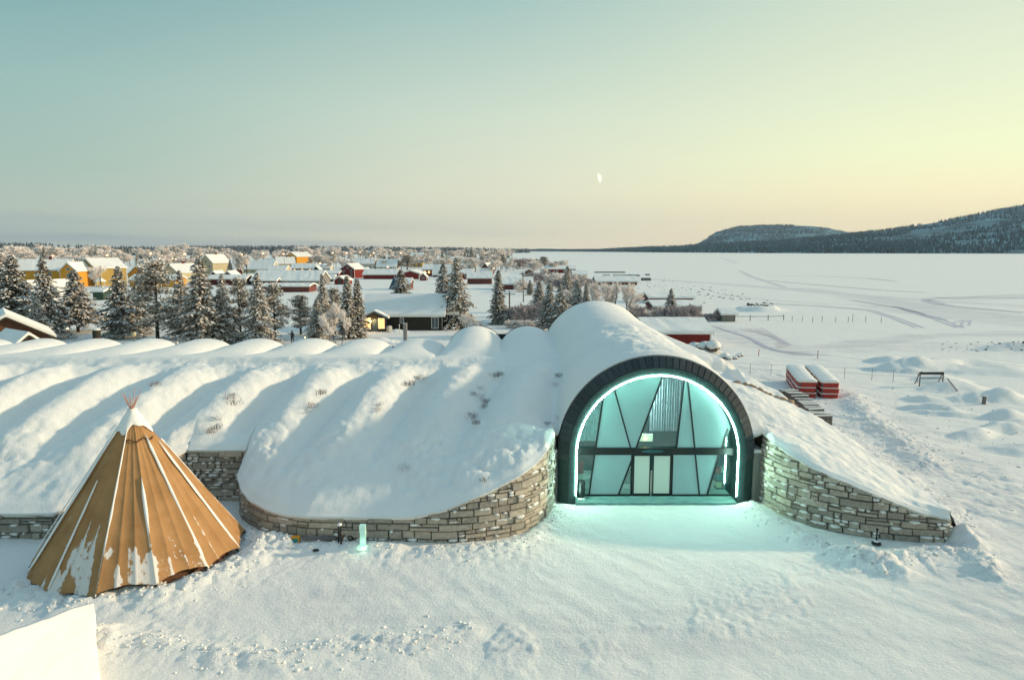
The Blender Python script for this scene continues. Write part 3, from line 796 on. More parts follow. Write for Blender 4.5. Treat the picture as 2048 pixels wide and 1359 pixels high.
for i, (x, y, z) in enumerate(kd):
    zz = zfront(x, y); rockmesh(mb, x, y, zz-.02, rnd.uniform(.07, .20), .75)
kb = mb.build('rock_kerb', M['w_cream'], None); tag(kb, 'row of sunlit tan rocks poking through the snow slope right of the arch', 'rock row')
kb.data.materials[0] = mat('tan_rock', (.40,.26,.16), .9, noise=.4, nscale=5, island=.3)

# ------------------------------------------------------------ ground
piles = [ # polyline (pixels), height, half width, clumpiness
    ([(20,1180),(120,1205),(170,1210),(250,1190),(330,1190),(410,1165),(470,1140),(520,1105),(545,1092)], .30, .8, 1.0),
    ([(180,1300),(260,1290),(330,1290),(430,1310),(560,1320),(640,1300),(760,1282),(830,1285),(930,1262)], .14, .55, 1.0),
    ([(20,1330),(120,1290),(210,1275)], .3, .7, 1.0),
    ([(1500,1015),(1560,1055),(1620,1085),(1690,1108),(1740,1125),(1790,1122),(1850,1110),(1910,1110),(1960,1120),(1975,1150)], .24, .55, 1.0),
    ([(1115,1018),(1100,1045),(1060,1078),(1000,1096),(930,1100),(850,1105)], .16, .45, .9),
    ([(480,1060),(540,1090),(600,1100),(700,1098),(790,1100)], .2, .5, .9),
    ([(1700,790),(1740,840),(1790,880),(1850,930)], .24, 1.1, .9),
    ([(1640,870),(1720,900),(1800,960),(1870,1010),(1910,1060)], .16, .9, .8),
    ([(1720,1115),(1760,1130),(1800,1150)], .18, .6, .9),
    ([(1030,1290),(1300,1262),(1450,1232),(1560,1190),(1680,1160),(1790,1120)], .045, .8, .9),
]
mounds = [ # px, py, radius x, radius y, height, rot
    (1778,724,3.4,2.4,1.35,0), (1835,738,7.5,3.0,2.2,.15), (1880,762,3.5,3,1.0,0), (1900,778,4,2.0,1.2,0), (1955,800,4.0,1.6,1.1,0), (2010,800,3,2,1.2,.3),
    (1870,820,3.2,1.2,.9,-.5), (1950,870,3.2,1.3,.9,.4), (2030,860,4,1.6,1.2,.1), (2010,835,2,1.5,1.3,0), (1850,800,2.5,1.0,.8,-.4), (1905,830,4,.9,.6,-.4),
    (2048,900,3,1.8,.7,0), (1790,905,1.2,.5,.3,0), (1520,622,6,3,2.0,0), (1500,618,4,3,1.5,0), (1545,620,4,3,1.5,0),
    (765,688-4,3.0,2,1.2,0), (795,663,2.2,1.6,.9,0), (640,660,3,2,.8,0), (1930,730,9,3,1.2,-.2), (2000,745,7,3,1.3,0), (2060,700,5,3,1.6,0), (1995,700,4,2,1.0,0),
    (1925,1084,.9,.9,1.15,0), (1950,1098,.8,.6,.6,0), (1420,705,2.2,1.6,.9,0), (1450,712,1.4,1.0,.5,0), (340,665,5,2,.8,0), (150,690,6,2,.8,0), (450,695,7,2,.6,0), (700,700,7,2.5,.8,0),
    (620,572,6,4,1.6,0),(690,575,8,4,1.6,0),
]
tracks = [ # packed snowmobile trails on the river and the yard road (pixels), half width m, strength
    ([(1210,552),(1330,560),(1450,568),(1560,577),(1700,590),(1850,600),(2048,612)], 5, .9),
    ([(1600,578),(1720,592),(1800,606),(1900,622),(2048,640)], 7, 1.0),
    ([(1700,595),(1850,598),(1960,596),(2048,590)], 6, .8),
    ([(1750,612),(1850,628),(1960,640),(2048,650)], 4, .8),
    ([(1420,652),(1500,665),(1560,690),(1600,700),(1700,690),(1850,672),(2048,668)], 3.4, .8),
    ([(1440,660),(1520,690),(1600,705)], 4.0, .9),
    ([(1690,700),(1800,690),(1950,690),(2048,700)], 4, .5),
    ([(1700,900),(1800,950),(1900,1040),(2000,1150),(2048,1300)], 3.0, .5),
    ([(1560,760),(1700,800),(1850,900),(2048,1050)], 3.0, .5),
    ([(700,1200),(1000,1250),(1300,1260),(1700,1230)], 2.2, .4),
]
POLY = [([P(a, b)[:2] for a, b in pl], h, w, c) for pl, h, w, c in piles]
TRK = [([P(a, b)[:2] for a, b in pl], w, s) for pl, w, s in tracks]
MND = [(P(a, b)[0], P(a, b)[1], rx*.8, ry*.8, h*.62, ro) for a, b, rx, ry, h, ro in mounds]
def ground_z(x, y):
    x = np.asarray(x, float); y = np.asarray(y, float)
    far = smooth((y-70)/60)
    z = .10*fbm(x*.16, y*.16, 3, 21)*(1-far)+.022*fbm(x*1.1, y*1.1, 4, 22)*(1-far)
    z = z+.010*fbm(x*4.2, y*4.2, 3, 61)*smooth((60-y)/20)
    # trampled, lumpy zones
    patch = smooth(fbm(x*.12+9, y*.12, 3, 25)*2.2+.05)*smooth((x-14)/5)*(1-far)
    z = z+patch*(.09*(worley(x*.9, y*.9, 1)-.25)+.06*(worley(x*2.3, y*2.3, 4)-.3))
    su, sv_ = x*.62-y*.78, x*.78+y*.62
    z = z+.07*fbm(su*.22, sv_*1.1, 4, 81)*smooth((x-9)/8)*(1-far)+.035*fbm(su*.3+5, sv_*1.6, 4, 83)*smooth((34-y)/8)
    ft = np.exp(-((y-27.0)/1.5)**2)*smooth((x+14)/2)*smooth((3-x)/3)
    z = z+ft*.07*(worley(x*3.1, y*3.1, 14)-.4)
    for pts, h, w, c in POLY:
        xs_ = [p[0] for p in pts]; ys_ = [p[1] for p in pts]; m = (x > min(xs_)-4*w) & (x < max(xs_)+4*w) & (y > min(ys_)-4*w) & (y < max(ys_)+4*w)
        if not m.any(): continue
        xm_, ym_ = x[m], y[m]
        d, hh = polydist(xm_, ym_, pts); d = d+.35*w*fbm(xm_*.9, ym_*.9, 3, 41)
        e = np.exp(-(np.maximum(d, 0)/w)**2); cl = .55+.50*worley(xm_*3.1, ym_*3.1, 6)*c+.40*(worley(xm_*6.3, ym_*6.3, 9)-.3)*c+.5*fbm(xm_*2.2, ym_*2.2, 4, 19)*c
        z[m] = z[m]+h*e*cl
        sc = np.exp(-(d/(w*2.3))**2)*(worley(xm_*3.9+5, ym_*3.9, 16) > .62)*worley(xm_*3.9+5, ym_*3.9, 16)
        z[m] = z[m]+.05*sc*c*(vnoise(xm_*.7, ym_*.7, 33) > .5)
    for mx, my, rx, ry, h, ro in MND:
        m = (np.abs(x-mx) < 4*rx) & (np.abs(y-my) < 4*max(rx, ry))
        if not m.any(): continue
        dx, dy = x[m]-mx, y[m]-my; c_, s_ = math.cos(ro), math.sin(ro)
        q = np.sqrt(((dx*c_+dy*s_)/rx)**2+((-dx*s_+dy*c_)/ry)**2)+.25*fbm(x[m]*.7, y[m]*.7, 3, 51)
        z[m] = z[m]+h*np.clip(1-q, 0, 1)**.8*(1+.25*(worley(x[m]*1.2, y[m]*1.2, 3)-.4))
    # low bank of snow at the foot of the hotel; keep ground below the hotel body
    z = z-.25*smooth((y-3400)/2000)*0
    return z
def spaced(a, b, d0, gr, mx=1e9):
    out = [a]; d = d0
    while out[-1] < b: out.append(out[-1]+d); d = min(d*gr, mx)
    return out
gx = list(np.arange(-24, 26.001, .10)); rx_ = spaced(26, 7500, .11, 1.022)[1:]; lx_ = [-24-(q-26) for q in rx_]
GX = np.array(sorted(lx_)+gx+rx_); GYs = np.array(list(np.arange(-40, 14, 2.5))+list(np.arange(14, 35, .10))+spaced(35, 9300, .12, 1.0095)[0:])
Xg, Yg = np.meshgrid(GX, GYs)
Zg = ground_z(Xg.ravel(), Yg.ravel()).reshape(Xg.shape)
# river bed lies a little lower than the village
T = np.zeros(Xg.size); xf_, yf_ = Xg.ravel(), Yg.ravel()
for pts, w, sgt in TRK:
    xs_ = [p[0] for p in pts]; ys_ = [p[1] for p in pts]; m = (xf_ > min(xs_)-3*w) & (xf_ < max(xs_)+3*w) & (yf_ > min(ys_)-3*w) & (yf_ < max(ys_)+3*w)
    d, _ = polydist(xf_[m], yf_[m], pts); d = d+w*.5*fbm(xf_[m]*.05, yf_[m]*.05, 3, 71)
    T[m] = np.maximum(T[m], sgt*smooth((w*1.25-d)/(w*.8)))
gobj = grid_obj('snow_ground', Xg, Yg, Zg, M['snow_ground'], None, {'track': T.reshape(Xg.shape)})
struct(gobj, 'trampled and drifted snow covering the yard, village and frozen river', 'snow')
def gz_many(x, y): return ground_z(np.asarray(x, float), np.asarray(y, float))
def clods():
    rs = np.random.RandomState(4); cx_, cy_, cr_ = [], [], []
    for (pts, h, w, c) in POLY:
        L = sum(math.dist(a, b) for a, b in zip(pts[:-1], pts[1:])); n = int(L*(60 if h > .1 else 0)); d = dens(pts, 200)
        k = rs.randint(0, 200, n); cx_.append(d[k, 0]+rs.randn(n)*w*.75); cy_.append(d[k, 1]+rs.randn(n)*w*.75); cr_.append(.012+.06*rs.rand(n)**4.0)
    n = 900; cx_.append(rs.uniform(14, 40, n)); cy_.append(rs.uniform(28, 62, n)); cr_.append(.02+.10*rs.rand(n)**4)
    x = np.concatenate(cx_); y = np.concatenate(cy_); r = np.concatenate(cr_); ok = ~((y > 33.0) & (x < 19.5)) & ~((x < -13) & (y > 27)); x, y, r = x[ok], y[ok], r[ok]; z = gz_many(x, y)
    base = np.array([(1,0,0),(-1,0,0),(0,1,0),(0,-1,0),(0,0,1),(0,0,-1),(.62,.62,.5),(-.62,.62,.5),(.62,-.62,.5),(-.62,-.62,.5)], float)
    V = base[None]*(r[:, None, None]*(.6+.8*rs.rand(len(x), 10, 1))*(.7+.7*rs.rand(len(x), 1, 3))); V[:, :, 0] += x[:, None]; V[:, :, 1] += y[:, None]; V[:, :, 2] = V[:, :, 2]*.7+(z+r*.05)[:, None]
    f = np.array([(4,6,7),(4,7,9),(4,9,8),(4,8,6),(0,2,6),(2,7,6),(2,1,7),(1,9,7),(1,3,9),(3,8,9),(3,0,8),(0,6,8),(5,2,0),(5,1,2),(5,3,1),(5,0,3)])
    Fa = (np.arange(len(x))[:, None, None]*10+f[None]).reshape(-1, 3)
    o = raw_obj('snow_clods', V.reshape(-1, 3), Fa, M['snow_cap'], None, None, True); tag(o, 'crumbled clods of snow strewn along the ploughed banks', 'snow clods', kind='stuff')
clods()
def gz(x, y): return float(ground_z(np.array([x]), np.array([y]))[0])
def PG(px, py):
    x, y, _ = P(px, py); return (x, y, gz(x, y))
# single snowmobile trails as thin raised ribbons of packed snow
M['packed'] = mat('packed_trail', (.56,.55,.62), .9, noise=.08, nscale=1)
mb = MB()
for pl, w in (([(1790,562),(1730,556),(1640,552),(1536,551)],.8), ([(1480,541),(1500,552),(1530,562),(1570,575)],.7), ([(1536,561),(1640,570),(1760,580),(1850,585)],.7), ([(1536,607),(1640,612),(1740,620),(1790,636),(1840,655)],.6),
              ([(1790,612),(1880,640),(1920,655),(1915,645),(1935,640),(1930,650)],.6), ([(1850,598),(1900,612),(2048,625)],.7), ([(1700,600),(1800,616),(1890,640)],.5), ([(2048,596),(1960,594),(1870,596),(1848,602),(1880,610)],.7),
              ([(1440,515),(1475,527)],1.2), ([(1440,590),(1600,605),(1760,612)],.35))+tuple(([(1424+q*5,652+q*1.5),(1462+q*6,662+q*2.2),(1500+q*5,674+q*3),(1518+q*7,690+q*2),(1545+q*8,700+q*1.6),(1590+q*12,705+q)],.16) for q in range(7))+tuple(([(1480+q*14,656),(1540+q*9,672+q*3),(1562+q*6,684+q*2),(1548+q*3,688+q*3)],.16) for q in range(4)):
    pts = dens([P(a, b) for a, b in pl], 60); pts[:, 2] = 0
    for off in (-w*.9, w*.9):
        vs = []; tx = np.gradient(pts[:, 0]); ty = np.gradient(pts[:, 1]); l = np.hypot(tx, ty)
        for i in range(60):
            nx, ny = -ty[i]/l[i], tx[i]/l[i]
            for q in (-w*.33, w*.33):
                x, y = pts[i, 0]+nx*(off+q), pts[i, 1]+ny*(off+q); vs.append((x, y, gz(x, y)+.04))
        mb.add(vs, [(2*i, 2*i+1, 2*i+3, 2*i+2) for i in range(59)])
struct(mb.build('snow_trail', M['packed']), 'narrow packed snowmobile trails curving over the frozen river', 'trail')

# ------------------------------------------------------------ hills beyond the river and horizon forest
def hill(name, crest, shore, dcrest, label, mat_, seed, depthf=1.5, ntree=0, th=13):
    cp = np.array(crest, float); sp_ = np.array(shore, float)
    px = np.arange(cp[0, 0], cp[-1, 0]+1, 4.0); n = 60
    cy_ = np.interp(px, cp[:, 0], cp[:, 1]); sd_ = np.interp(px, sp_[:, 0], sp_[:, 1]); dc = sd_+dcrest
    u = np.linspace(0, 1.6, n)[:, None]
    Yd = sd_[None]+dcrest*u
    hc = np.array([PZ(a, b) for a, b in zip(cy_, dc)])
    pr = np.where(u <= 1, smooth(u)*.35+u*.65, 1-smooth((u-1)/.6)*.6)
    Xh = ((px-CX)/F)[None]*(Yd*math.cos(PITCH)+H*math.sin(PITCH))
    Zh = (hc[None])*pr
    nz = fbm(Xh/420, Yd/420, 4, seed)
    Zh = Zh+nz*hc[None]*.16*np.clip(u*2, 0, 1)*np.clip(1.2-np.abs(u-.5), .3, 1)*(np.abs(u-1) > .08)
    Zh = np.maximum(Zh, np.where(u == 0, -2, .5))
    o = grid_obj(name, Xh, Yd, Zh, mat_); struct(o, label, 'hill')
    if ntree:
        rs = np.random.RandomState(seed); k = rs.randint(0, len(px)-1, ntree); uu = rs.rand(ntree)*1.04
        j = (uu/1.6*(n-1)).astype(int).clip(0, n-2); fr = uu/1.6*(n-1)-j
        fx = rs.rand(ntree)
        def lerp(Aa): return (Aa[j, k]*(1-fr)+Aa[j+1, k]*fr)*(1-fx)+(Aa[j, k+1]*(1-fr)+Aa[j+1, k+1]*fr)*fx
        tx, ty, tz_ = lerp(Xh), lerp(Yd), lerp(Zh); hh = th*(.6+.8*rs.rand(ntree))*np.where(fbm(tx/260, ty/200, 4, seed+3) > .17, .0, 1); rr_ = hh*(.20+.1*rs.rand(ntree))
        ang = np.arange(4)*np.pi/2
        V = np.zeros((ntree, 5, 3)); V[:, :4, 0] = tx[:, None]+rr_[:, None]*np.cos(ang); V[:, :4, 1] = ty[:, None]+rr_[:, None]*np.sin(ang); V[:, :4, 2] = tz_[:, None]-1; V[:, 4] = np.stack([tx, ty, tz_+hh], 1)
        b5 = np.arange(ntree)[:, None]*5
        Fa = np.concatenate([b5+np.array([[a, (a+1) % 4, 4]]) for a in range(4)], 0)
        fo = raw_obj('hill_forest', V.reshape(-1, 3), Fa, M['far_trees' if seed != 13 else 'hazy_frost_forest']); tag(fo, 'dense conifer forest covering the '+('distant low hills' if dcrest < 1200 else label), 'forest', kind='stuff')
M['hill'] = mat('hazy_forested_hill', (.13,.23,.27), 1, noise=.75, nscale=.006, spec=0)  # blue of distant haze put into the hill colour
M['hazy_frost_forest'] = mat('hazy_frosted_forest', (.15,.17,.185), 1, island=.7, spec=0)  # paler copy of the far trees, frost plus haze put into the colour
M['far_trees'] = mat('hazy_far_conifers', (.022,.075,.105), 1, island=.9, spec=0)  # conifers carry the same haze blue in their own colour
hill('hill', [(1000,500.5),(1150,500),(1200,499.5),(1280,496),(1340,494),(1400,489),(1480,486),(1560,482),(1640,474),(1715,466.5),(1760,462),(1800,456),(1860,446),(1920,436),(1980,424),(2048,410),(2200,392),(2400,380),(2600,400)],
     [(1000,7000),(1150,5200),(1300,3600),(1536,2700),(1700,2500),(2048,2350),(2600,2200)], 1500, 'long forested hill rising to the right across the frozen river', M['hill'], 5, ntree=26000, th=13)
hill('hill', [(1385,492),(1410,478),(1432,465),(1470,454),(1520,451),(1570,451),(1620,452),(1650,456),(1690,464),(1730,470),(1800,474),(1860,480)],
     [(1385,4700),(1860,4700)], 1500, 'rounded forested hill standing behind, left of the long hill', M['hill'], 9, ntree=9000, th=14)
hill('hill', [(1020,501.5),(1045,499.5),(1080,497),(1110,497.5),(1135,499.5),(1180,500.5)], [(1020,8000),(1180,8000)], 700, 'small distant hill on the horizon above the village edge', M['hill'], 11)
hill('hill', [(-600,497),(-200,496),(0,494),(20,492.5),(80,492),(140,495),(260,499),(420,499),(560,498),(760,499),(900,500),(1010,501),(1060,502)],
     [(-600,1500),(0,1500),(500,1700),(900,2300),(1060,3000)], 900, 'low dark wooded ridge along the horizon behind the village', M['hill'], 13, ntree=12000, th=13)

# ------------------------------------------------------------ moon
mo = MB(); vs = []; n = 16; m_ = 12
for i in range(n+1):
    t = math.pi*i/n
    for k in range(m_+1):
        a = -math.pi/2+math.pi*k/m_; vs.append((math.sin(t)*math.cos(a)*.62+(-.05), -math.sin(t)*math.sin(a), math.cos(t)))
mo.add(vs, [(i*(m_+1)+k, i*(m_+1)+k+1, (i+1)*(m_+1)+k+1, (i+1)*(m_+1)+k) for i in range(n) for k in range(m_)])
M['moon'] = mat('moonlit', (0,0,0), 1, emit=(.93,.96,.74), estr=1.35, spec=0)
my = 20000; mz = PZ(356, my); mx_ = PX(1198, my, mz)
mm = mo.build('moon', M['moon'], None, True); mm.location = (mx_, my, mz); mm.scale = (130,)*3; mm.rotation_euler = (0, R(-14), R(3))
tag(mm, 'pale half moon low in the sky above the arched entrance', 'moon')

# ------------------------------------------------------------ tepee
def canvas_mat():
    m = bpy.data.materials.new('tepee_canvas'); m.use_nodes = True; t = m.node_tree; b = t.nodes['Principled BSDF']; b.inputs['Roughness'].default_value = .85; b.inputs['Specular IOR Level'].default_value = .2
    tcn = N(t, 'ShaderNodeTexCoord'); n = N(t, 'ShaderNodeTexNoise'); n.inputs['Scale'].default_value = 1.2; n.inputs['Detail'].default_value = 6
    t.links.new(tcn.outputs['Object'], n.inputs['Vector'])
    base = ramp(t, n.outputs['Fac'], [(.3, (.34,.175,.070,1)), (.7, (.46,.25,.105,1))])
    at = N(t, 'ShaderNodeAttribute'); at.attribute_name = 'frost'
    n2 = N(t, 'ShaderNodeTexNoise'); n2.inputs['Scale'].default_value = 7; n2.inputs['Detail'].default_value = 8; n2.inputs['Roughness'].default_value = .75
    mp = N(t, 'ShaderNodeMapping'); mp.inputs['Scale'].default_value = (1, 1, .35); t.links.new(tcn.outputs['Object'], mp.inputs[0]); t.links.new(mp.outputs[0], n2.inputs['Vector'])
    s_ = mathn(t, 'ADD', at.outputs['Fac'], mathn(t, 'SUBTRACT', n2.outputs['Fac'], .5))
    k = maprange(t, s_, .50, .60)
    c = mixc(t, k, base, (.74,.68,.62,1)); t.links.new(c, b.inputs['Base Color'])
    bp = N(t, 'ShaderNodeBump'); bp.inputs['Strength'].default_value = .4; bp.inputs['Distance'].default_value = .04; t.links.new(n2.outputs['Fac'], bp.inputs['Height']); t.links.new(bp.outputs[0], b.inputs['Normal'])
    return m
M['canvas'] = canvas_mat()
TX, TY, TR, TH = -15.25, 26.8, 4.05, 6.05
tep = thing('tepee', 'large orange-brown canvas tepee with snow streaks and snow-capped top', 'tent', (TX, TY, 0))
NP_, sub, nh = 13, 36, 90
th = np.linspace(0, 2*np.pi, NP_*sub+1)[None]; hh = np.linspace(0, 1, nh)[:, None]
ph = (th*NP_/(2*np.pi)) % 1.0
panel = np.floor(th*NP_/(2*np.pi)+1e-6).astype(int) % NP_
# each panel is pulled in between its two poles and has two finer seams
sag_ = -.20*np.sin(np.pi*ph)*(1-hh)**.8
folds = -.06*np.abs(np.sin(3*np.pi*ph))**.7*(1-hh)**.9
cwr = .035*fbm(th*6+0*hh, hh*4+0*th, 3, 3)*(1-hh)*np.sin(np.pi*ph)
rad = (.13+(TR-.13)*(1-hh)**1.02)+sag_+folds+cwr
hem = np.array([.32,.18,.25,.28,.2,.3,.25,.15,.2,.22,.42,.45,.35])[panel]+.12*np.sin(np.pi*ph)
Zt = hem*(1-hh)+TH*hh
rad = rad*(1-.0*hh)
Xt = rad*np.cos(th); Yt = rad*np.sin(th)
edge_ = np.minimum(ph, 1-ph)
fr = .62*np.exp(-(edge_/.05)**2)*smooth((.95-hh)/.5)*.85
lowp = smooth((.55-hh)/.4)
blot = fbm(th*9+0*hh, hh*5+th*2, 4, 90)
selp = np.array([.5,.3,.3,.5,.2,.5,.9,.8,1.0,1.0,1.0,.75,.5])[panel]
fr = fr+lowp*selp*np.clip(blot*1.9+.16, 0, .62)+.30*np.exp(-(np.minimum(np.abs(ph-1/3), np.abs(ph-2/3))/.03)**2)*smooth((.8-hh)/.3)
fr = np.clip(fr, 0, 1)
cv = grid_obj('canvas', Xt, Yt, Zt+0*th, M['canvas'], tep, {'frost': fr+0*th})
# snow lines lying on the pole seams
mb = MB(); rnd = random.Random(3)
for p in range(NP_):
    if p in (1, 4): continue
    a = 2*math.pi*p/NP_; h0, h1 = rnd.uniform(0, .1), rnd.uniform(.6, .95); wf = rnd.choice((.45, .8, 1.15))
    vs = []; n = 40
    for i in range(n+1):
        u = h0+(h1-h0)*i/n; r = .13+(TR-.13)*(1-u)+.03; z = .2*(1-u)+TH*u+.02; w = wf*(.035+.05*float(vnoise(np.array([u*14.0]), np.array([p*3.0]), 5)[0])+.035*(1-u))*min(1, 8*i/n+.2, 8*(1-i/n)+.1)
        ca, sa = math.cos(a), math.sin(a)
        for q, dz in ((-w, -.0), (-w*.4, .028), (w*.4, .028), (w, 0)):
            vs.append((r*ca+(-sa)*q+ca*dz, r*sa+ca*q+sa*dz, z+dz))
    mb.add(vs, [(4*i+k, 4*i+k+1, 4*i+5+k, 4*i+4+k) for i in range(n) for k in range(3)])
mb.build('seam_snow', M['snow_cap'], tep, True)
# snow cap on the top, open towards the right front
n = 40; vs = []; fs = []; rows = 8
for i in range(rows+1):
    u = i/rows
    for k in range(n):
        a = 2*math.pi*k/n; d = math.cos(a-R(-45)); low = .22+.13*math.sin(a*3+1)+.1*math.sin(a*7); low = low*(1-.62*max(0, d)**6)
        zz = TH+.12-(low+.55)*u; r = .13+(TR-.13)*(1-(zz-.2)/(TH-.2)) if zz < TH else .10
        vs.append(((max(r, .1)+.07*(1-u**6)+.01)*math.cos(a), (max(r, .1)+.07*(1-u**6)+.01)*math.sin(a), zz+.03))
fs = [(i*n+k, (i+1)*n+k, (i+1)*n+(k+1) % n, i*n+(k+1) % n) for i in range(rows) for k in range(n)]+[tuple(range(n))]
mb = MB(); mb.add(vs, fs); mb.build('snow_cap', M['snow_cap'], tep, True)
# dark band (smoke opening flap) beneath the cap on the right front
mb = MB(); pts = []
for k in range(9):
    a = R(-85)+R(80)*k/8; z = TH-.98+.06*math.sin(k*1.6); r = .13+(TR-.13)*(1-(z-.2)/(TH-.2))+.03; pts.append((r*math.cos(a), r*math.sin(a), z))
mb.tube(pts, .025, 6); mb.build('smoke_flap', M['w_brown'], tep)
for k in range(9):
    a = 2*math.pi*k/9+.3; mb = MB(); ln = random.Random(k).uniform(.55, .95)
    mb.tube([(-.12*math.cos(a), -.12*math.sin(a), TH-.25), (.42*ln*math.cos(a), .42*ln*math.sin(a), TH+ln)], [.026, .014], 6); mb.build('pole', M['pole_wood'], tep)
for k in range(NP_):
    a = 2*math.pi*k/NP_; mb = MB(); mb.tube([((TR-.02)*math.cos(a)*1.03, (TR-.02)*math.sin(a)*1.03, -.1), ((TR-.5)*math.cos(a), (TR-.5)*math.sin(a), .75)], .045, 6); mb.build('frame_leg', M['black_metal'], tep)
mb = MB(); vs = [((TR-.55)*math.cos(2*math.pi*k/40), (TR-.55)*math.sin(2*math.pi*k/40), z) for z in (-.2, .7) for k in range(40)]
mb.add(vs, [(k, (k+1) % 40, 40+(k+1) % 40, 40+k) for k in range(40)]); mb.build('inner_lining', M['w_brown'], tep)
# zip slit with a frosted edge on the right front panel
mb = MB(); a = R(-52); pts = []
for i in range(8):
    u = .08+.38*i/7; r = .13+(TR-.13)*(1-u)-.10; pts.append((r*math.cos(a), r*math.sin(a), .35*(1-u)+TH*u+.03))
mb.tube(pts, .018, 5); mb.build('door_slit', M['black_metal'], tep)

# ------------------------------------------------------------ bright snow slab at lower left
p1, p2, p3 = Vector((-13.95, 21.4, 1.0)), Vector((-11.25, 17.2, .8)), Vector((-13.5, 16.8, 2.5))
nu, nv_ = 60, 60; e1 = p2-p1; e2 = p3-p1
Uu, Vv = np.meshgrid(np.linspace(0, 1.7, nu), np.linspace(0, 1.0, nv_))
# u runs along the right edge towards the camera, v up the slope to the left-front
bx_ = p1.x+e1.x*Uu+(e2.x-e1.x*.0)*Vv*1.6; by_ = p1.y+e1.y*Uu+e2.y*Vv*1.6; bz_ = p1.z+e1.z*Uu+e2.z*Vv*1.6
wob = .10*fbm(Uu*12, Vv*12, 4, 2)
bx_ = bx_+wob*np.exp(-Vv*30); by_ = by_+wob*np.exp(-Uu*30); bz_ = bz_+.05*fbm(Uu*5, Vv*5, 4, 8)-.06*np.exp(-Vv*22)-.06*np.exp(-Uu*22)
bx_ = np.vstack([bx_[0]-.02, bx_]); by_ = np.vstack([by_[0], by_]); bz_ = np.vstack([np.full(nu, -.3), bz_])
# turn down the far edge as well
bx_ = np.hstack([bx_[:, :1]-.04, bx_, bx_[:, -1:]]); by_ = np.hstack([by_[:, :1]+.05, by_, by_[:, -1:]-.03]); bz_ = np.hstack([np.full((nv_+1, 1), -.3), bz_, np.full((nv_+1, 1), -.3)])
bx_ = np.vstack([bx_, bx_[-1]-.02]); by_ = np.vstack([by_, by_[-1]]); bz_ = np.vstack([bz_, np.full(nu+2, -.3)])
sb = grid_obj('snow_pile', bx_, by_, bz_, M['snow_cap']); tag(sb, 'bright sharp-edged sloping block of packed snow in the bottom left corner', 'snow block')

# ------------------------------------------------------------ small things by the long wall
x, y, z = PG(727, 1103)
ice = thing('ice_lantern', 'glowing pale green upright ice block standing against the long stone wall', 'lantern', (x, y, z))
mb = MB(); w = .115
for k, (za, zb, jx) in enumerate(((.10,.40,0), (.403,.70,.008), (.703,1.0,-.006))): mb.box(-w+jx, w+jx, -w, w, za, zb)
mb.build('ice_column', M['ice'], ice)
mb = MB(); mb.lathe([(.30,0),(.26,.05),(.19,.10)], n=18, jit=.05); mb.build('ice_foot', mat('lit_ice_foot', (.7,.95,.8), .4, emit=(.55,.95,.6), estr=.5), ice, True)
pl_ = bpy.data.lights.new('lantern_light', 'POINT'); pl_.energy = 2.5; pl_.color = (.6, 1, .75); pl_.shadow_soft_size = .1
plo = bpy.data.objects.new('lantern_light', pl_); COL.objects.link(plo); plo.location = (x, y-.4, z+.25)
x, y, z = PG(592, 1093)
bx = thing('wooden_box', 'small ochre wooden box with a teal panel lying at the foot of the long wall', 'box', (x, y, z), R(4))
mb = MB(); mb.box(-.18, .18, -.12, .12, 0, .24); mb.box(-.15, -.05, -.08, .0, .24, .30); mb.build('box_body', M['w_yellow'], bx)
mb = MB(); mb.box(-.12, .12, -.135, -.122, .04, .20); mb.build('teal_panel', M['teal_screen'], bx)
a = PG(602, 1092); b = PG(672, 1086)
plk = MB(); plk.bar((a[0]+.05, a[1], a[2]+.14), (b[0], b[1], b[2]+.14), .22, .10); o = plk.build('plank', M['old_wood']); tag(o, 'long dark plank lying along the wall between the ochre box and the iron stand', 'plank')
x, y, z = PG(681, 1098)
sd_ = thing('iron_stand', 'narrow upright iron stand with a snowy top and rusty strut beside the plank', 'stand', (x, y, z))
mb = MB(); mb.tube([(-.07,0,0),(-.05,0,.82)], .035, 8); mb.tube([(.06,-.05,0),(.02,0,.5),(.08,.05,.8)], .03, 8); mb.build('post', M['black_metal'], sd_, True)
mb = MB(); mb.bar((.02,-.05,.02), (.18,.05,.42), .07, .04); mb.bar((-.05,0,.45), (.14,0,.34), .06, .05); mb.build('strut', M['w_brown'], sd_)
mb = MB(); rockmesh(mb, 0, 0, .86, .11, .6); mb.build('snow_cap', M['snow_cap'], sd_, True)
for px, py, lab in ((701, 1092, 'small dark ring on the snow between the iron stand and the ice lantern'), (632, 1109, 'small dark ring lying on the open snow below the plank')):
    x, y, z = PG(px, py); mb = MB(); mb.tube([(.10*math.cos(t), .02, .12+.10*math.sin(t)) if px == 701 else (.11*math.cos(t), .07*math.sin(t), .05) for t in [2*math.pi*i/16 for i in range(17)]], .03, 6, cap=False)
    o = mb.build('ring', M['rubber'], None, True); o.location = (x, y, z); tag(o, lab, 'ring')
x, y, z = PG(1752, 1089)
sp_ = thing('barrier_post', 'black barrier post on a round snowy base before the right stone wall', 'post', (x, y, z+.06))
mb = MB(); mb.tube([(0,0,.08),(0,0,.62)], [.035, .03], 10); mb.lathe([(.05,.60),(.06,.63),(.05,.67)], n=12); mb.build('post', M['black_metal'], sp_, True)
mb = MB(); mb.lathe([(.20,0),(.20,.04),(.13,.09),(.04,.11)], n=20); mb.build('base', M['black_metal'], sp_, True)
mb = MB(); mb.lathe([(.12,.085),(.09,.13),(.045,.15)], n=16, jit=.06); mb.build('base_snow', M['snow_cap'], sp_, True)

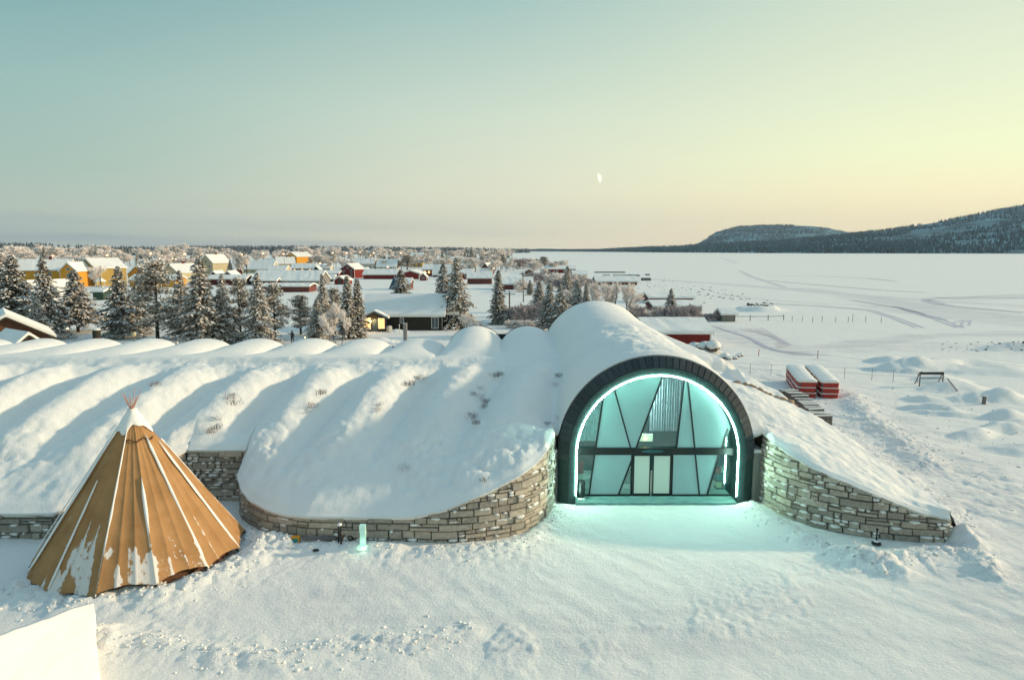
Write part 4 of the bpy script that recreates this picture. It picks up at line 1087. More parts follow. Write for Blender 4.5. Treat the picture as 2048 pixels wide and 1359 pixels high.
# dry shrubs poking through the slope
def tuft(seed, n=42, r=.35, h=.3):
    rn = random.Random(seed); mb = MB()
    for i in range(n):
        a = rn.uniform(0, 6.28); d = r*math.sqrt(rn.random()); bx, by = d*math.cos(a), d*math.sin(a); l = h*rn.uniform(.4, 1); t = rn.uniform(0, 6.28); w = .012
        ex, ey = bx+l*.6*math.cos(t), by+l*.6*math.sin(t)
        mb.add([(bx-w, by, -.05), (bx+w, by, -.05), (ex, ey, l)], [(0,1,2)])
        for q in range(2):
            f = rn.uniform(.4, .9); mx, my_, mz = bx+(ex-bx)*f, by+(ey-by)*f, l*f; mb.add([(mx-w*.6, my_, mz), (mx+w*.6, my_, mz), (mx+rn.uniform(-.12,.12), my_+rn.uniform(-.12,.12), mz+.1)], [(0,1,2)])
    return mb
TM = [tuft(k).build('shrub', M['dry_grass']) for k in range(3)]
def slope_pt(px, py):
    # first crossing of the view ray with the front slope
    best = None
    for y in np.arange(28.5, 42, .25):
        z = PZ(py, y); x = PX(px, y, z); zz = zfront(x, y)
        if z <= zz: return (x, y, zz)
    return None
spots = [(820,768),(832,762),(843,757),(812,775),(945,790),(960,795),(990,755),(998,750),(962,780),(970,815),(975,805),(1110,770),(1120,752),(1095,850),(1115,845),(940,840),(955,850),(755,820),(760,812),(640,795),(625,820),(612,830),(470,810),(462,800),(440,840),(432,860),(425,870),(805,940),(970,965),(310,770)]
TUF = []
sh_labels = 'small dry shrub poking through the snow slope left of the arch'
for i, (px, py) in enumerate(spots):
    q = slope_pt(px, py)
    if q is None: continue
    o = TM[i % 3] if i < 3 else TM[i % 3].copy()
    if i >= 3: COL.objects.link(o)
    o.location = q; o.rotation_euler = (0, 0, i); s = random.Random(i).uniform(.6, 1.15); o.scale = (s, s, s*.8)
    tag(o, sh_labels, 'shrub', 'dry shrubs on the snow slope'); o['_px'] = px; TUF.append(o)

ORDN = 'first second third fourth fifth sixth seventh eighth ninth tenth eleventh twelfth thirteenth fourteenth fifteenth sixteenth seventeenth eighteenth nineteenth twentieth twenty-first twenty-second twenty-third twenty-fourth twenty-fifth twenty-sixth twenty-seventh twenty-eighth twenty-ninth thirtieth thirty-first thirty-second thirty-third thirty-fourth thirty-fifth thirty-sixth thirty-seventh thirty-eighth thirty-ninth fortieth'.split()
for i, o in enumerate(sorted(TUF, key=lambda q: q['_px'])): o['label'] = '%s dry shrub from the left poking through the long snow slope' % ORDN[i]
for o in TUF: del o['_px']
# ------------------------------------------------------------ crates
def crate():
    r = thing('storage_crate', 'red crate', 'crate')
    mb = MB(); w, d, h = .72, .52, .42; c = .10
    prof = [(-w+c,-d),(w-c,-d),(w,-d+c),(w,d-c),(w-c,d),(-w+c,d),(-w,d-c),(-w,-d+c)]
    vs = [(x*.97, y*.97, 0) for x, y in prof]+[(x, y, h) for x, y in prof]
    fs = [tuple(range(7, -1, -1)), tuple(range(8, 16))]+[(i, (i+1) % 8, 8+(i+1) % 8, 8+i) for i in range(8)]
    mi = len(mb.v); mb.add(vs, fs)
    mb.m = [0]*len(fs)
    mb.m[2+5] = 1; mb.m[2+7] = 1  # left-side corners painted grey, shade put into the colour
    mb.build('crate_body', [M['crate_red'], M['crate_shade']], r)
    mb = MB(); vs = [(x*1.06, y*1.08, h+.001) for x, y in prof]+[(x*1.07, y*1.09, h+.055) for x, y in prof]; mb.add(vs, fs); mb.build('crate_lid', M['snow_cap'], r)
    return r
cr0 = crate(); used = False
mbc = MB(); n = 16; rr_ = [(.80,0),(.84,.07),(.80,.15),(.66,.21),(.35,.25),(.02,.26)]
for r, z in rr_:
    for k in range(n):
        a = 2*math.pi*k/n; sq = 1/max(abs(math.cos(a)), abs(math.sin(a)))**.75; mbc.v.append((r*math.cos(a)*sq*.95, r*.74*math.sin(a)*sq*.95, z+.02*math.sin(3*a)))
mbc.f = [(i*n+k, i*n+(k+1) % n, (i+1)*n+(k+1) % n, (i+1)*n+k) for i in range(len(rr_)-1) for k in range(n)]; mbc.m = [0]*len(mbc.f)
capm = None
ordn = ['nearest', 'second', 'third', 'fourth', 'fifth', 'farthest']
ax0, ay0, _ = P(1615, 796); bx0, by0, _ = P(1661, 797)
for row, (x0, y0, dx) in enumerate(((ax0, ay0+.5, .27), (bx0, by0+.5, .25))):
    for s_i in range(6):
        for lv in range(3):
            lab = 'red crate, %s of the %s stack in the %s row of crates' % (['bottom', 'middle', 'top'][lv], ordn[s_i], ['left', 'right'][row])
            x = x0+dx*s_i*1.28+random.Random(s_i*3+lv+row).uniform(-.04, .04); y = y0+s_i*1.28; z = gz(x0, y)*.3-.02+lv*.48
            if not used: c = cr0; c.location = (x, y, z); c.rotation_euler = (0, 0, -.12); c['label'] = lab; c['group'] = 'red crates stacked in two rows'; used = True
            else: c = copy_thing(cr0, (x, y, z), -.12+random.Random(s_i+lv).uniform(-.05, .05), None, lab, 'red crates stacked in two rows')
            if lv == 2:
                if capm is None: o = mbc.build('top_snow', M['snow_cap'], c, True); capm = o.data
                else: o = link('top_snow', capm, c)
                o.location = (0, 0, .475)
# timber pallet frames in a line below the crates
def pallet():
    r = thing('pallet', 'pallet', 'pallet'); mb = MB()
    for k in range(5): mb.box(-.62+k*.27, -.62+k*.27+.14, -.09, -.065, 0, .82)
    for z in (0.02, .36, .70): mb.box(-.6, .6, -.06, .06, z, z+.1)
    for k in range(5): mb.box(-.62+k*.27, -.62+k*.27+.14, .065, .09, 0, .82)
    mb.build('slats', M['old_wood'], r)
    mb = MB(); mb.box(-.62, .6, -.08, .07, .822, .88); mb.build('pallet_snow', M['snow_cap'], r); return r
pa0 = pallet(); k = 0
line = dens([P(1572, 797), P(1600, 812), P(1628, 838), P(1646, 855)], 20)
for i, (x, y, _) in enumerate(line):
    z = gz(x, y)-.05; lab = 'weathered timber pallet standing on edge behind the snow slope, %s from the front' % ['twentieth','nineteenth','eighteenth','seventeenth','sixteenth','fifteenth','fourteenth','thirteenth','twelfth','eleventh','tenth','ninth','eighth','seventh','sixth','fifth','fourth','third','second','first'][i]
    rz = random.Random(i).uniform(-.22, .22); z += random.Random(i+50).uniform(-.06, .10)
    if i == 0: c = pa0; c.location = (x, y, z); c['label'] = lab; c['group'] = 'timber pallets standing in a row'
    else: c = copy_thing(pa0, (x, y, z), rz, None, lab, 'timber pallets standing in a row')

# ------------------------------------------------------------ timber rack, posts, sticks
x, y, z = PG(1862, 772)
ra = thing('timber_rack', 'empty timber rack with a snowy top beam standing in the right yard', 'rack', (x, y, z-.1))
sc_ = 47*y/1365/47
hw = 24*y/F; ht = 30*y/F
for sx in (-hw, hw*.95):
    mb = MB(); mb.tube([(sx, 0, 0), (sx, 0, ht)], .06, 6); mb.build('upright', M['old_wood'], ra)
    mb = MB(); mb.tube([(sx+.3, 1.2, 0), (sx+.02, .1, ht*.95)], .05, 6); mb.build('brace', M['old_wood'], ra)
mb = MB(); mb.bar((-hw, -.05, ht-.15), (hw*.95, -.05, ht-.15), .12, .22); mb.build('top_beam', M['w_dark'], ra)
mb = MB(); mb.bar((-hw, -.06, ht*.55), (hw*.95, -.06, ht*.55), .07, .08); mb.build('cross_rail', M['old_wood'], ra)
mb = MB(); mb.bar((-hw*.9, -.05, ht-.0), (hw*.9, -.05, ht+.02), .16, .08); mb.build('beam_snow', M['snow_cap'], ra)
a = PG(1893, 778); b = PG(1914, 786); mb = MB(); mb.tube([(a[0], a[1], a[2]+.25), (b[0], b[1], b[2]+.15)], .05, 6); o = mb.build('timber_pole', M['old_wood']); tag(o, 'loose timber pole lying in the snow right of the rack', 'pole')
x, y, z = PG(1967, 808); po = thing('wooden_post', 'short dark wooden post with snow on top in the far right yard', 'post', (x, y, z-.1))
mb = MB(); mb.tube([(0,0,0),(.03,0,.75)], .15, 10); mb.build('stump', M['old_wood'], po); mb = MB(); rockmesh(mb, .03, 0, .78, .16, .5); mb.build('snow_cap', M['snow_cap'], po, True)
M['orange_stick'] = mat('orange_marker', (.42,.10,.05), .7)
for px, py, h, lab in ((1635, 717, .95, 'red-brown marker stick in the snow behind the crates, right one'), (1517, 711, .8, 'pale red marker stick in the snow left of the crates')):
    x, y, z = PG(px, py); mb = MB(); mb.tube([(0,0,-.1),(.02,0,h)], .045, 6); o = mb.build('marker_stick', M['orange_stick']); o.location = (x, y, z); tag(o, lab, 'marker')
# wire fence behind the crates
fe = thing('wire_fence', 'thin wire fence on slim posts crossing behind the red crates', 'fence', (P(1500,748)[0], P(1500,748)[1], 0))
fp = [P(px, py) for px, py in ((1460,742),(1500,745),(1541,748),(1600,750),(1686,754),(1740,757),(1782,760),(1830,762))]; ox, oy, _ = fp[1]
for i, (x, y, z) in enumerate(fp):
    mb = MB(); mb.tube([(x-ox, y-oy, -.1), (x-ox, y-oy, 1.15)], .022, 5); mb.build('fence_post', M['old_wood'], fe)
mb = MB()
for zz in (.6, 1.1):
    for a, b in zip(fp[:-1], fp[1:]): mb.tube([(a[0]-ox, a[1]-oy, zz), (b[0]-ox, b[1]-oy, zz)], .008, 4)
mb.build('wire', M['old_wood'], fe)
# rail fence by the river
fr_ = thing('rail_fence', 'low rail fence in the snow left of the river trails', 'fence', (P(1500,640)[0], P(1500,640)[1], 0)); ox, oy, _ = P(1500, 640)
pts = [P(px, py) for px, py in ((1466,641),(1500,641),(1536,641),(1567,640))]
for x, y, z in pts: mb = MB(); mb.tube([(x-ox, y-oy, -.1), (x-ox, y-oy, 1.0)], .07, 5); mb.build('fence_post', M['old_wood'], fr_)
for a, b in zip(pts[:-1], pts[1:]): mb = MB(); mb.tube([(a[0]-ox, a[1]-oy, .75), (b[0]-ox, b[1]-oy, .75)], .05, 5); mb.build('rail', M['old_wood'], fr_)
names = ['first','second','third','fourth','fifth','sixth','seventh','eighth','ninth']
for i, px in enumerate((1584, 1604, 1625, 1644, 1670, 1696, 1705, 1731, 1762)):
    x, y, z = PG(px, 643+(i % 3)); mb = MB(); mb.tube([(0,0,-.1),(.12*(i == 4),0,1.0+.4*(i == 6))], .045, 5); o = mb.build('stake', M['old_wood']); o.location = (x, y, z); tag(o, 'slim stake in the snow by the river trails, %s from the left' % names[i], 'stake', 'slim stakes by the river')

# boulders with snow
def boulder(px, py, r, lab, col='rock', cap=True):
    x, y, z = PG(px, py); b = thing('boulder', lab, 'boulder', (x, y, z))
    mb = MB(); rn = random.Random(int(px*7+py)); rockmesh(mb, 0, 0, r*.35, r, .65, rn, 10); mb.build('rock', M[col], b, False)
    if cap: mb = MB(); rockmesh(mb, .0, -.05*r, r*.60, r*1.0, .60, rn, 12); mb.build('snow_cap', M['snow_cap'], b, True)
for px, py, r, lab in ((1388,699,.8,'snow-topped boulder nearest the red barn corner'), (1408,703,.9,'snow-topped dark boulder right of the barn corner'), (1425,706,.9,'brown boulder with a thick snow cap behind the ridge end'), (1402,709,.5,'small brown boulder showing through snow beside the ridge'),
                       (1450,716,.55,'snow-topped boulder just right of the ridge end'), (1458,719,.35,'small dark boulder right of the ridge end'), (1470,717,.3,'reddish stone in the snow, left one of three'), (1476,713,.3,'reddish stone in the snow, middle one of three'), (1482,711,.3,'reddish stone in the snow, right one of three')):
    boulder(px, py, r, lab)
# rocky rubble on river bank
rn = random.Random(77)
bk = MB()
for i in range(170):
    t = rn.random(); px = 1240+260*t+rn.gauss(0, 22); py = 556+42*t+rn.gauss(0, 7); 
    if px < 1235: continue
    x, y, z = P(px, py); rockmesh(bk, x, y, -.05, rn.uniform(.12, .42), .5, rn, 6)
for i in range(70):
    px = rn.uniform(1880, 2060); py = rn.uniform(682, 704); x, y, z = PG(px, py); rockmesh(bk, x, y, z-.05, rn.uniform(.08, .22), .5, rn, 6)
for i in range(60):
    px = rn.uniform(1495, 1545); py = rn.uniform(606, 620); x, y, z = PG(px, py); rockmesh(bk, x, y, z, rn.uniform(.15, .5), .5, rn, 6)
o = bk.build('bank_rubble', M['dark_stone']); tag(o, 'scattered dark stones on the snowy river bank', 'rubble', kind='stuff')

# piers / log rafts on the river edge
for px0, px1, py, lab in ((1190,1251,545.5,'long dark jetty on the river bank, upper one'), (1206,1221,552,'short dark timber raft left of the lower jetties'), (1227,1262,552,'snow-dusted brown jetty on the river bank'), (1258,1280,552,'dark jetty end at the water side'), (1292,1300,550.5,'tiny dark raft farthest right on the ice'), (1284,1302,561,'small dark moored boat hull near the bank')):
    a = P(px0, py); b = P(px1, py); o = MB(); o.box(a[0], b[0], a[1], a[1]+2.5, 0, .5 if px0 != 1284 else 1.0); 
    t = thing('jetty' if px0 != 1284 else 'boat', lab, 'jetty' if px0 != 1284 else 'boat', (0, 0, 0)); o.build('hull' if px0 == 1284 else 'deck', M['old_wood'], t)
    m2 = MB(); m2.box(a[0]+.1, b[0]-.3, a[1]+.4, a[1]+2.3, .502 if px0 != 1284 else 1.002, .8 if px0 != 1284 else 1.25); m2.build('snow_cover', M['snow_cap'], t)

# ------------------------------------------------------------ houses
def win(parent, x, y, z, w, h, face, m='window_dark', fr='white_paint'):
    """face: 'f' front (-Y), 'r' right(+X), 'l' left(-X)"""
    mb = MB(); pb = MB(); t = .07; d = .06
    def bx_(mb_, a0, a1, z0, z1, o0, o1):
        if face == 'f': mb_.box(a0, a1, y-o1, y-o0, z0, z1)
        elif face == 'r': mb_.box(x+o0, x+o1, a0, a1, z0, z1)
        else: mb_.box(x-o1, x-o0, a0, a1, z0, z1)
    c = x if face == 'f' else y
    bx_(mb, c-w/2-t, c-w/2+.02, z-t, z+h+t, .0, d); bx_(mb, c+w/2-.02, c+w/2+t, z-t, z+h+t, .0, d)
    bx_(mb, c-w/2+.02, c+w/2-.02, z+h-.02, z+h+t, .0, d-.003); bx_(mb, c-w/2+.02, c+w/2-.02, z-t, z+.02, .0, d-.003); bx_(mb, c-.025, c+.025, z+.02, z+h-.02, .025, d-.006)
    f = mb.build('window', M[fr], parent)
    bx_(pb, c-w/2+.02, c+w/2-.02, z+.02, z+h-.02, .003, .02); pb.build('pane', M[m], f)
def house(label, px0, px1, pyb, pye, pyr, wall, depth=None, rot=0, ridge='x', cat='house', wins=0, lit=False, chim=0, name=None, side='l', door=False, snow=.4, dist=None, storeys=1, zbase=0, gw=1):
    D = dist or P(0, pyb)[1]
    sc = F/(D*math.cos(PITCH)+H*math.sin(PITCH))
    w = (px1-px0)/sc; xc = PX((px0+px1)/2, D, 0)
    eave = max(1.2, PZ(pye, D)); dp = depth or w*.7
    if ridge == 'x': L_, Dp = w, dp; rz = 0
    else: L_, Dp = dp, w; rz = R(90)
    rdist = D+(Dp/2 if ridge == 'x' else .5)
    rh = max(eave+.6, PZ(pyr, rdist)-snow*.5)
    tot = rz+R(rot)
    if abs(rot) > 3:   # keep the seen width: shrink both sides to fit
        c_, s_ = abs(math.cos(tot)), abs(math.sin(tot)); k = w/(L_*c_+Dp*s_); L_ *= k if ridge == 'x' else k; Dp *= k
    cy = D+(abs(math.sin(tot))*L_+abs(math.cos(tot))*Dp)/2
    h = thing(name or 'house', label, cat, (xc*cy/D if False else PX((px0+px1)/2, cy, 0), cy, zbase), tot)
    hx, hy = L_/2, Dp/2
    mb = MB()
    mb.add([(-hx,-hy,-.3),(hx,-hy,-.3),(hx,hy,-.3),(-hx,hy,-.3),(-hx,-hy,eave),(hx,-hy,eave),(hx,hy,eave),(-hx,hy,eave),(-hx,0,rh),(hx,0,rh)],
           [(0,1,5,4),(2,3,7,6),(1,2,6,9,5),(3,0,4,8,7)])
    mb.build('wall', M[wall], h)
    # snow-laden roof slab
    ovx, ovy = .35, .45; sl = (rh-eave)/hy; ez = eave-sl*ovy+.03; th_ = snow
    vs = []; 
    nx = max(2, min(24, int(L_/1.0)))
    rn = random.Random(int(px0*3+pyb))
    sec = [(-hy-ovy, ez), (-hy-ovy-.05, ez+th_*.55), (-hy-ovy+.22, ez+th_+.12*sl), (-hy*.5, (eave+rh)/2+th_), (-.12, rh+th_), (.12, rh+th_), (hy*.5, (eave+rh)/2+th_), (hy+ovy-.22, ez+th_+.12*sl), (hy+ovy+.05, ez+th_*.55), (hy+ovy, ez), (0, rh+.03)]
    ns = len(sec)
    for i in range(nx+1):
        x = -hx-ovx+(L_+2*ovx)*i/nx
        for k, (yy, zz) in enumerate(sec):
            jz = rn.uniform(-.05, .05) if 0 < k < ns-2 and 0 < i < nx else 0; vs.append((x, yy, zz+jz*(th_/.4)))
    fs = [(i*ns+k, i*ns+(k+1) % ns, (i+1)*ns+(k+1) % ns, (i+1)*ns+k) for i in range(nx) for k in range(ns)]
    fs = [f[::-1] for f in fs]+[tuple(range(ns)), tuple(nx*ns+k for k in range(ns-1, -1, -1))]
    mb = MB(); mb.add(vs, fs); rf = mb.build('roof', M['snow_roof'], h)
    # fascia boards on both gables
    for sx in (-1, 1):
        mb = MB(); xg = sx*(hx+ovx-.02)
        for s_ in (-1, 1): mb.bar((xg, s_*(hy+ovy), ez-.08), (xg, 0, rh-.05), .06, .16)
        mb.build('barge_board', M['white_paint' if wall not in ('w_dark', 'w_greyred', 'w_brown') else 'w_dark'], h)
    for sx in (-1, 1):
        for sy in (-1, 1):
            if wall in ('w_red', 'w_yellow', 'w_olive', 'w_dkred', 'w_blue') and D < 420:
                mb = MB(); mb.box(sx*hx-.09, sx*hx+.09, sy*hy-.09, sy*hy+.09, -.2, eave-.02); mb.build('corner_board', M['white_paint'], h)
    pm = 'window_lit' if lit else 'window_dark'
    ww = min(1.1, 1.0 if sc > 3 else 1.4)
    zs = [eave*.42] if storeys == 1 else [eave*.16, eave*.62]
    for zz in zs:
        for i in range(wins):
            x = -hx+L_*(i+.5)/wins
            if door and i == wins//2 and zz == zs[0]: continue
            if ridge == 'x': win(h, x, -hy, zz, ww, min(1.2, eave*.42), 'f', pm)
            else: win(h, x, hy, zz, ww, min(1.2, eave*.42), 'f' , pm) if False else None
    if gw:
        face = 'l' if ridge == 'y' else ('l' if side == 'l' else 'r')
        xg = -hx if face == 'l' else hx
        if ridge == 'y' or abs(rot) > 8:
            n_ = 1 if Dp < 6 else 2
            for zz in zs+([eave+.1] if rh-eave > 2.2 else []):
                for i in range(n_ if zz < eave else 1):
                    yy = -hy+Dp*(i+.5)/n_ if zz < eave else 0
                    win(h, xg, yy, zz, .95, min(1.1, eave*.4) if zz < eave else .8, face, pm)
    if door:
        mb = MB(); mb.box(-.5, .5, -hy-.05, -hy-.003, -.1, 2.0) if ridge == 'x' else mb.box(-hx-.05, -hx-.003, -.5, .5, -.1, 2.0); mb.build('door', M['w_green'], h)
    for i in range(chim):
        x = hx*(.2+.35*i) if chim > 1 else hx*.15
        mb = MB(); mb.box(x-.45, x+.45, -.35, .35, rh-.6, rh+1.15+snow*.5); c = mb.build('chimney', M['brick' if wall in ('w_yellow', 'w_cream', 'w_olive') else 'dark_stone'], rf)
        mb = MB(); mb.box(x-.5, x+.5, -.4, .4, rh+1.152+snow*.5, rh+1.32+snow*.5); mb.build('chimney_snow', M['snow_cap'], c)
    return h
# note: 'y' houses turn their gable (local -X side after the 90 degree turn) towards the camera
H_ = house
H_('large ochre yellow house with chimney behind the spruces at left', 46, 150, 572, 540, 519, 'w_yellow', 11, 18, wins=4, chim=1, side='l', storeys=2)
H_('ochre gabled porch wing with balcony joined to the large yellow house', 139, 172, 574, 541, 525, 'w_yellow', 9, 0, 'y', storeys=2, cat='wing')
H_('olive yellow gabled house with frosted birch against its wall', 163, 252, 572, 536, 517, 'w_olive', 14, -32, 'y', storeys=2)
H_('small ochre house with sloping roof between olive and white houses', 262, 325, 566, 549, 530, 'w_yellow', 9, -20, 'y')
H_('pale cream house with broad hipped snow roof at left centre', 328, 402, 566, 545, 528, 'w_cream', 14, -30, 'y', storeys=2, chim=1)
H_('long low ochre shed with one window before the cream house', 272, 363, 574, 559, 549, 'w_yellow', 8, 0, wins=3, cat='shed')
H_('tall cream gabled house with red chimney on its ridge', 405, 458, 552, 525, 509, 'w_cream', 14, -28, 'y', storeys=2, chim=1)
H_('small dark red gabled shed, left of two behind the spruce tips', 426, 446, 563, 552, 542, 'w_dkred', 8, 0, 'y', cat='shed', gw=0)
H_('small dark red gabled shed, right of two behind the spruce tips', 454, 474, 563, 551, 542, 'w_dkred', 8, 0, 'y', cat='shed', gw=0)
H_('long dark red shed with flat snowy roof behind the spruce row', 424, 500, 570, 558, 550, 'w_dkred', 7, 0, cat='shed')
H_('red gabled end house beside the long dark red shed', 470, 488, 552, 541, 533, 'w_red', 8, 20, 'y')
H_('small red gabled porch at the right end of the dark red shed', 496, 507, 568, 558, 551, 'w_red', 6, 0, 'y', cat='porch', gw=0)
H_('long white-roofed building left of the yellow town houses', 492, 552, 546, 538, 522, 'w_cream', 14, 0, wins=4)
H_('white-roofed row behind left with cream wall', 520, 575, 536, 530, 517, 'w_cream', 14, 0, wins=3, chim=1)
H_('cream yellow house with broad snow roof and red chimneys', 548, 594, 540, 527, 514, 'w_cream', 14, 24, chim=2, wins=2)
H_('tall orange yellow house with chimney smoke in the village centre', 574, 624, 532, 513, 504, 'w_yellow', 22, -35, 'y', chim=2, storeys=2)
H_('long low snow-roofed wing behind the dark blue house', 545, 577, 549, 540, 531, 'w_cream', 9, 0, wins=2)
H_('dark blue house with three lit windows', 587, 633, 547, 536.5, 527, 'w_blue', 9, 0, wins=3, lit=True)
H_('dark blue gabled porch at the right end of the blue house', 629, 641, 547, 538, 532, 'w_blue', 5, 0, 'y', cat='porch')
H_('small pale building with dark windows right of the blue house', 640, 664, 541, 536, 531, 'w_white', 8, 0, wins=3)
H_('long building with huge plain snow roof and glass veranda', 516, 652, 570, 561, 541, 'w_grey', 15, 0, wins=8)
H_('dark red left end section of the glass veranda building', 530, 558, 571, 561.5, 556, 'w_dkred', 5, 0, cat='annex')
H_('low faded red shed before the long veranda building', 533, 627, 584, 573, 567, 'w_greyred', 8, 0, cat='shed')
H_('red house with white corners left of the two-storey red house', 652, 682, 557, 547, 541, 'w_red', 8, 0, wins=2)
H_('red two-storey gabled house with white window frames', 683, 729, 556, 538, 527, 'w_red', 9, -28, 'y', storeys=2)
H_('small red gabled cottage with a door, before the red house', 672, 702, 569, 560, 552, 'w_red', 7, -15, 'y', door=True, cat='cottage', gw=0)
H_('dark slate-coloured sloping shed beside the small red cottage', 652, 671, 563, 557, 549, 'w_blue', 5, 0, cat='shed')
H_('white house with dark chimney beyond the red house', 706, 752, 540, 527, 517, 'w_white', 11, 0, wins=3, chim=1)
H_('small grey gabled outhouse between red house and long red barn', 727, 741, 553, 543, 536, 'w_greyred', 6, 0, 'y', cat='shed')
H_('long red barn with low snow roof in the village centre', 731, 797, 558, 549, 538, 'w_red', 10, 0, cat='barn')
H_('white-roofed house with pale gable behind the frosted trees', 756, 796, 540, 533, 518, 'w_white', 12, 0, wins=2, chim=1)
H_('red gabled barn joined to the right of the long red barn', 806, 849, 558, 547, 540.5, 'w_red', 12, -8, 'y', cat='barn', gw=0)
H_('tiny red and white playhouse right of the gabled red barn', 841, 854, 561, 553, 546, 'w_red', 4, 0, 'y', cat='playhouse')
H_('mustard house with tall snow roof below the church steeple', 823, 847, 534, 516, 505, 'w_olive', 12, 0, wins=2, chim=1, storeys=2)
H_('red house with three brightly lit windows', 848, 873, 552, 539, 529, 'w_red', 10, 0, wins=3, lit=True)
H_('snow-roofed shed with dark plum wall left of the big spruce', 868, 903, 554, 549, 529, 'w_dkred', 10, 0, cat='shed')
H_('small red shed immediately right of the big spruce', 920, 946, 558, 547, 538, 'w_red', 8, 0, wins=1, cat='shed')
H_('long faded red shed right of the big spruce', 936, 984, 568, 556, 545, 'w_greyred', 8, 0, cat='shed')
H_('brown gabled house among frosted trees at right centre', 962, 988, 549, 537, 526, 'w_brown', 12, -15, 'y', gw=0)
H_('low snow roof before the brown gabled house', 962, 984, 552, 545, 537, 'w_grey', 8, 0, cat='shed')
H_('snow-roofed house among frosted birches left of the river', 900, 930, 530, 524, 514, 'w_white', 12, 0)
H_('pale snow-roofed house half hidden behind the big spruce tip', 906, 935, 541, 534, 523, 'w_white', 12, 0, wins=2)
H_('brown plank barn with tall utility poles before it', 1004, 1065, 579, 568, 554, 'w_greyred', 9, 0, cat='barn')
H_('small frosted gabled cabin beyond the brown barn', 1050, 1066, 549, 543, 538, 'w_brown', 7, 0, 'y', cat='cabin', gw=1)
H_('long red and white house on the river bank', 1091, 1150, 546, 538, 531, 'w_red', 10, 0, wins=4)
H_('small dark gabled boathouse right of the red river house', 1144, 1172, 556, 549, 541, 'w_dark', 8, 0, wins=2, cat='boathouse')
H_('low boathouse with broad snow roof hidden by frosted birches', 1188, 1270, 570, 563, 552, 'w_greyred', 10, 0, cat='boathouse')
H_('long snow-roofed red house behind the frosted hedge', 1298, 1388, 625, 615, 601, 'w_greyred', 9, 0, wins=4)
H_('snow-roofed shed just behind the hedge house', 1290, 1378, 606, 598, 585, 'w_greyred', 9, 0, cat='shed')
H_('small grey plank hut on legs right of the hedge', 1438, 1464, 643, 628, 621, 'w_grey', 3.6, 0, cat='hut', snow=.35)
H_('red plank barn with thick snow roof behind the right slope', 1278, 1404, 694, 666, 637, 'w_red', 9, 0, cat='barn', snow=.45, gw=0)
H_('big dark red house under a wide snow roof behind the left spruces', 62, 146, 628, 606, 562, 'w_dkred', 12, -32, 'y', gw=0)
H_('small green hut under snow behind the left spruces', 196, 217, 600, 583, 577, 'w_green', 4, 0, cat='hut', gw=0)
H_('small reddish shed behind the lone spruce above the dark house', 798, 824, 579, 566, 556, 'w_greyred', 6, 0, cat='shed', gw=0)
# tiny gazebo before the olive house
x, y, z = P(201, 576); ga = thing('gazebo', 'small gazebo with a snow roof standing before the olive house', 'gazebo', (x, y, 0))
mb = MB(); mb.lathe([(1.9,2.2),(1.9,2.35),(.2,3.6),(.05,3.7)], n=8); mb.build('roof', M['snow_roof'], ga)
for k in range(6):
    mb = MB(); mb.tube([(1.5*math.cos(k*1.047), 1.5*math.sin(k*1.047), -.1), (1.5*math.cos(k*1.047), 1.5*math.sin(k*1.047), 2.2)], .08, 5); mb.build('post', M['white_paint'], ga)
mb = MB(); mb.lathe([(1.45,0),(1.45,.9)], n=8); mb.build('railing', M['w_white'], ga)
# church tower
x, y, z = P(816, 524); D = y
ch = thing('church_tower', 'slim white church steeple rising over the village', 'church', (x, y, 0)); hh_ = PZ(496, D)
mb = MB(); mb.box(-2.2, 2.2, -2.2, 2.2, 0, hh_*.5); mb.build('tower', M['w_white'], ch)
mb = MB(); mb.lathe([(3.0, hh_*.5), (2.2, hh_*.62), (1.3, hh_*.8), (.1, hh_)], n=8); mb.build('spire', M['w_cream'], ch)
# blue tarp tent
x, y, z = P(786, 578); mb = MB(); mb.add([(-1.4,0,0),(1.4,0,0),(1.4,2.5,0),(-1.4,2.5,0),(.3,.8,4.2),(.3,1.6,4.2)], [(0,1,4),(1,2,5,4),(2,3,5),(3,0,4,5)])
M['blue_tarp'] = mat('slate_blue_boards', (.06,.11,.16), .8, noise=.2, nscale=2); o = mb.build('lean_to', M['blue_tarp']); o.location = (x, y, 0); tag(o, 'steep slate-blue lean-to beside the lone spruce above the dark house', 'lean-to')

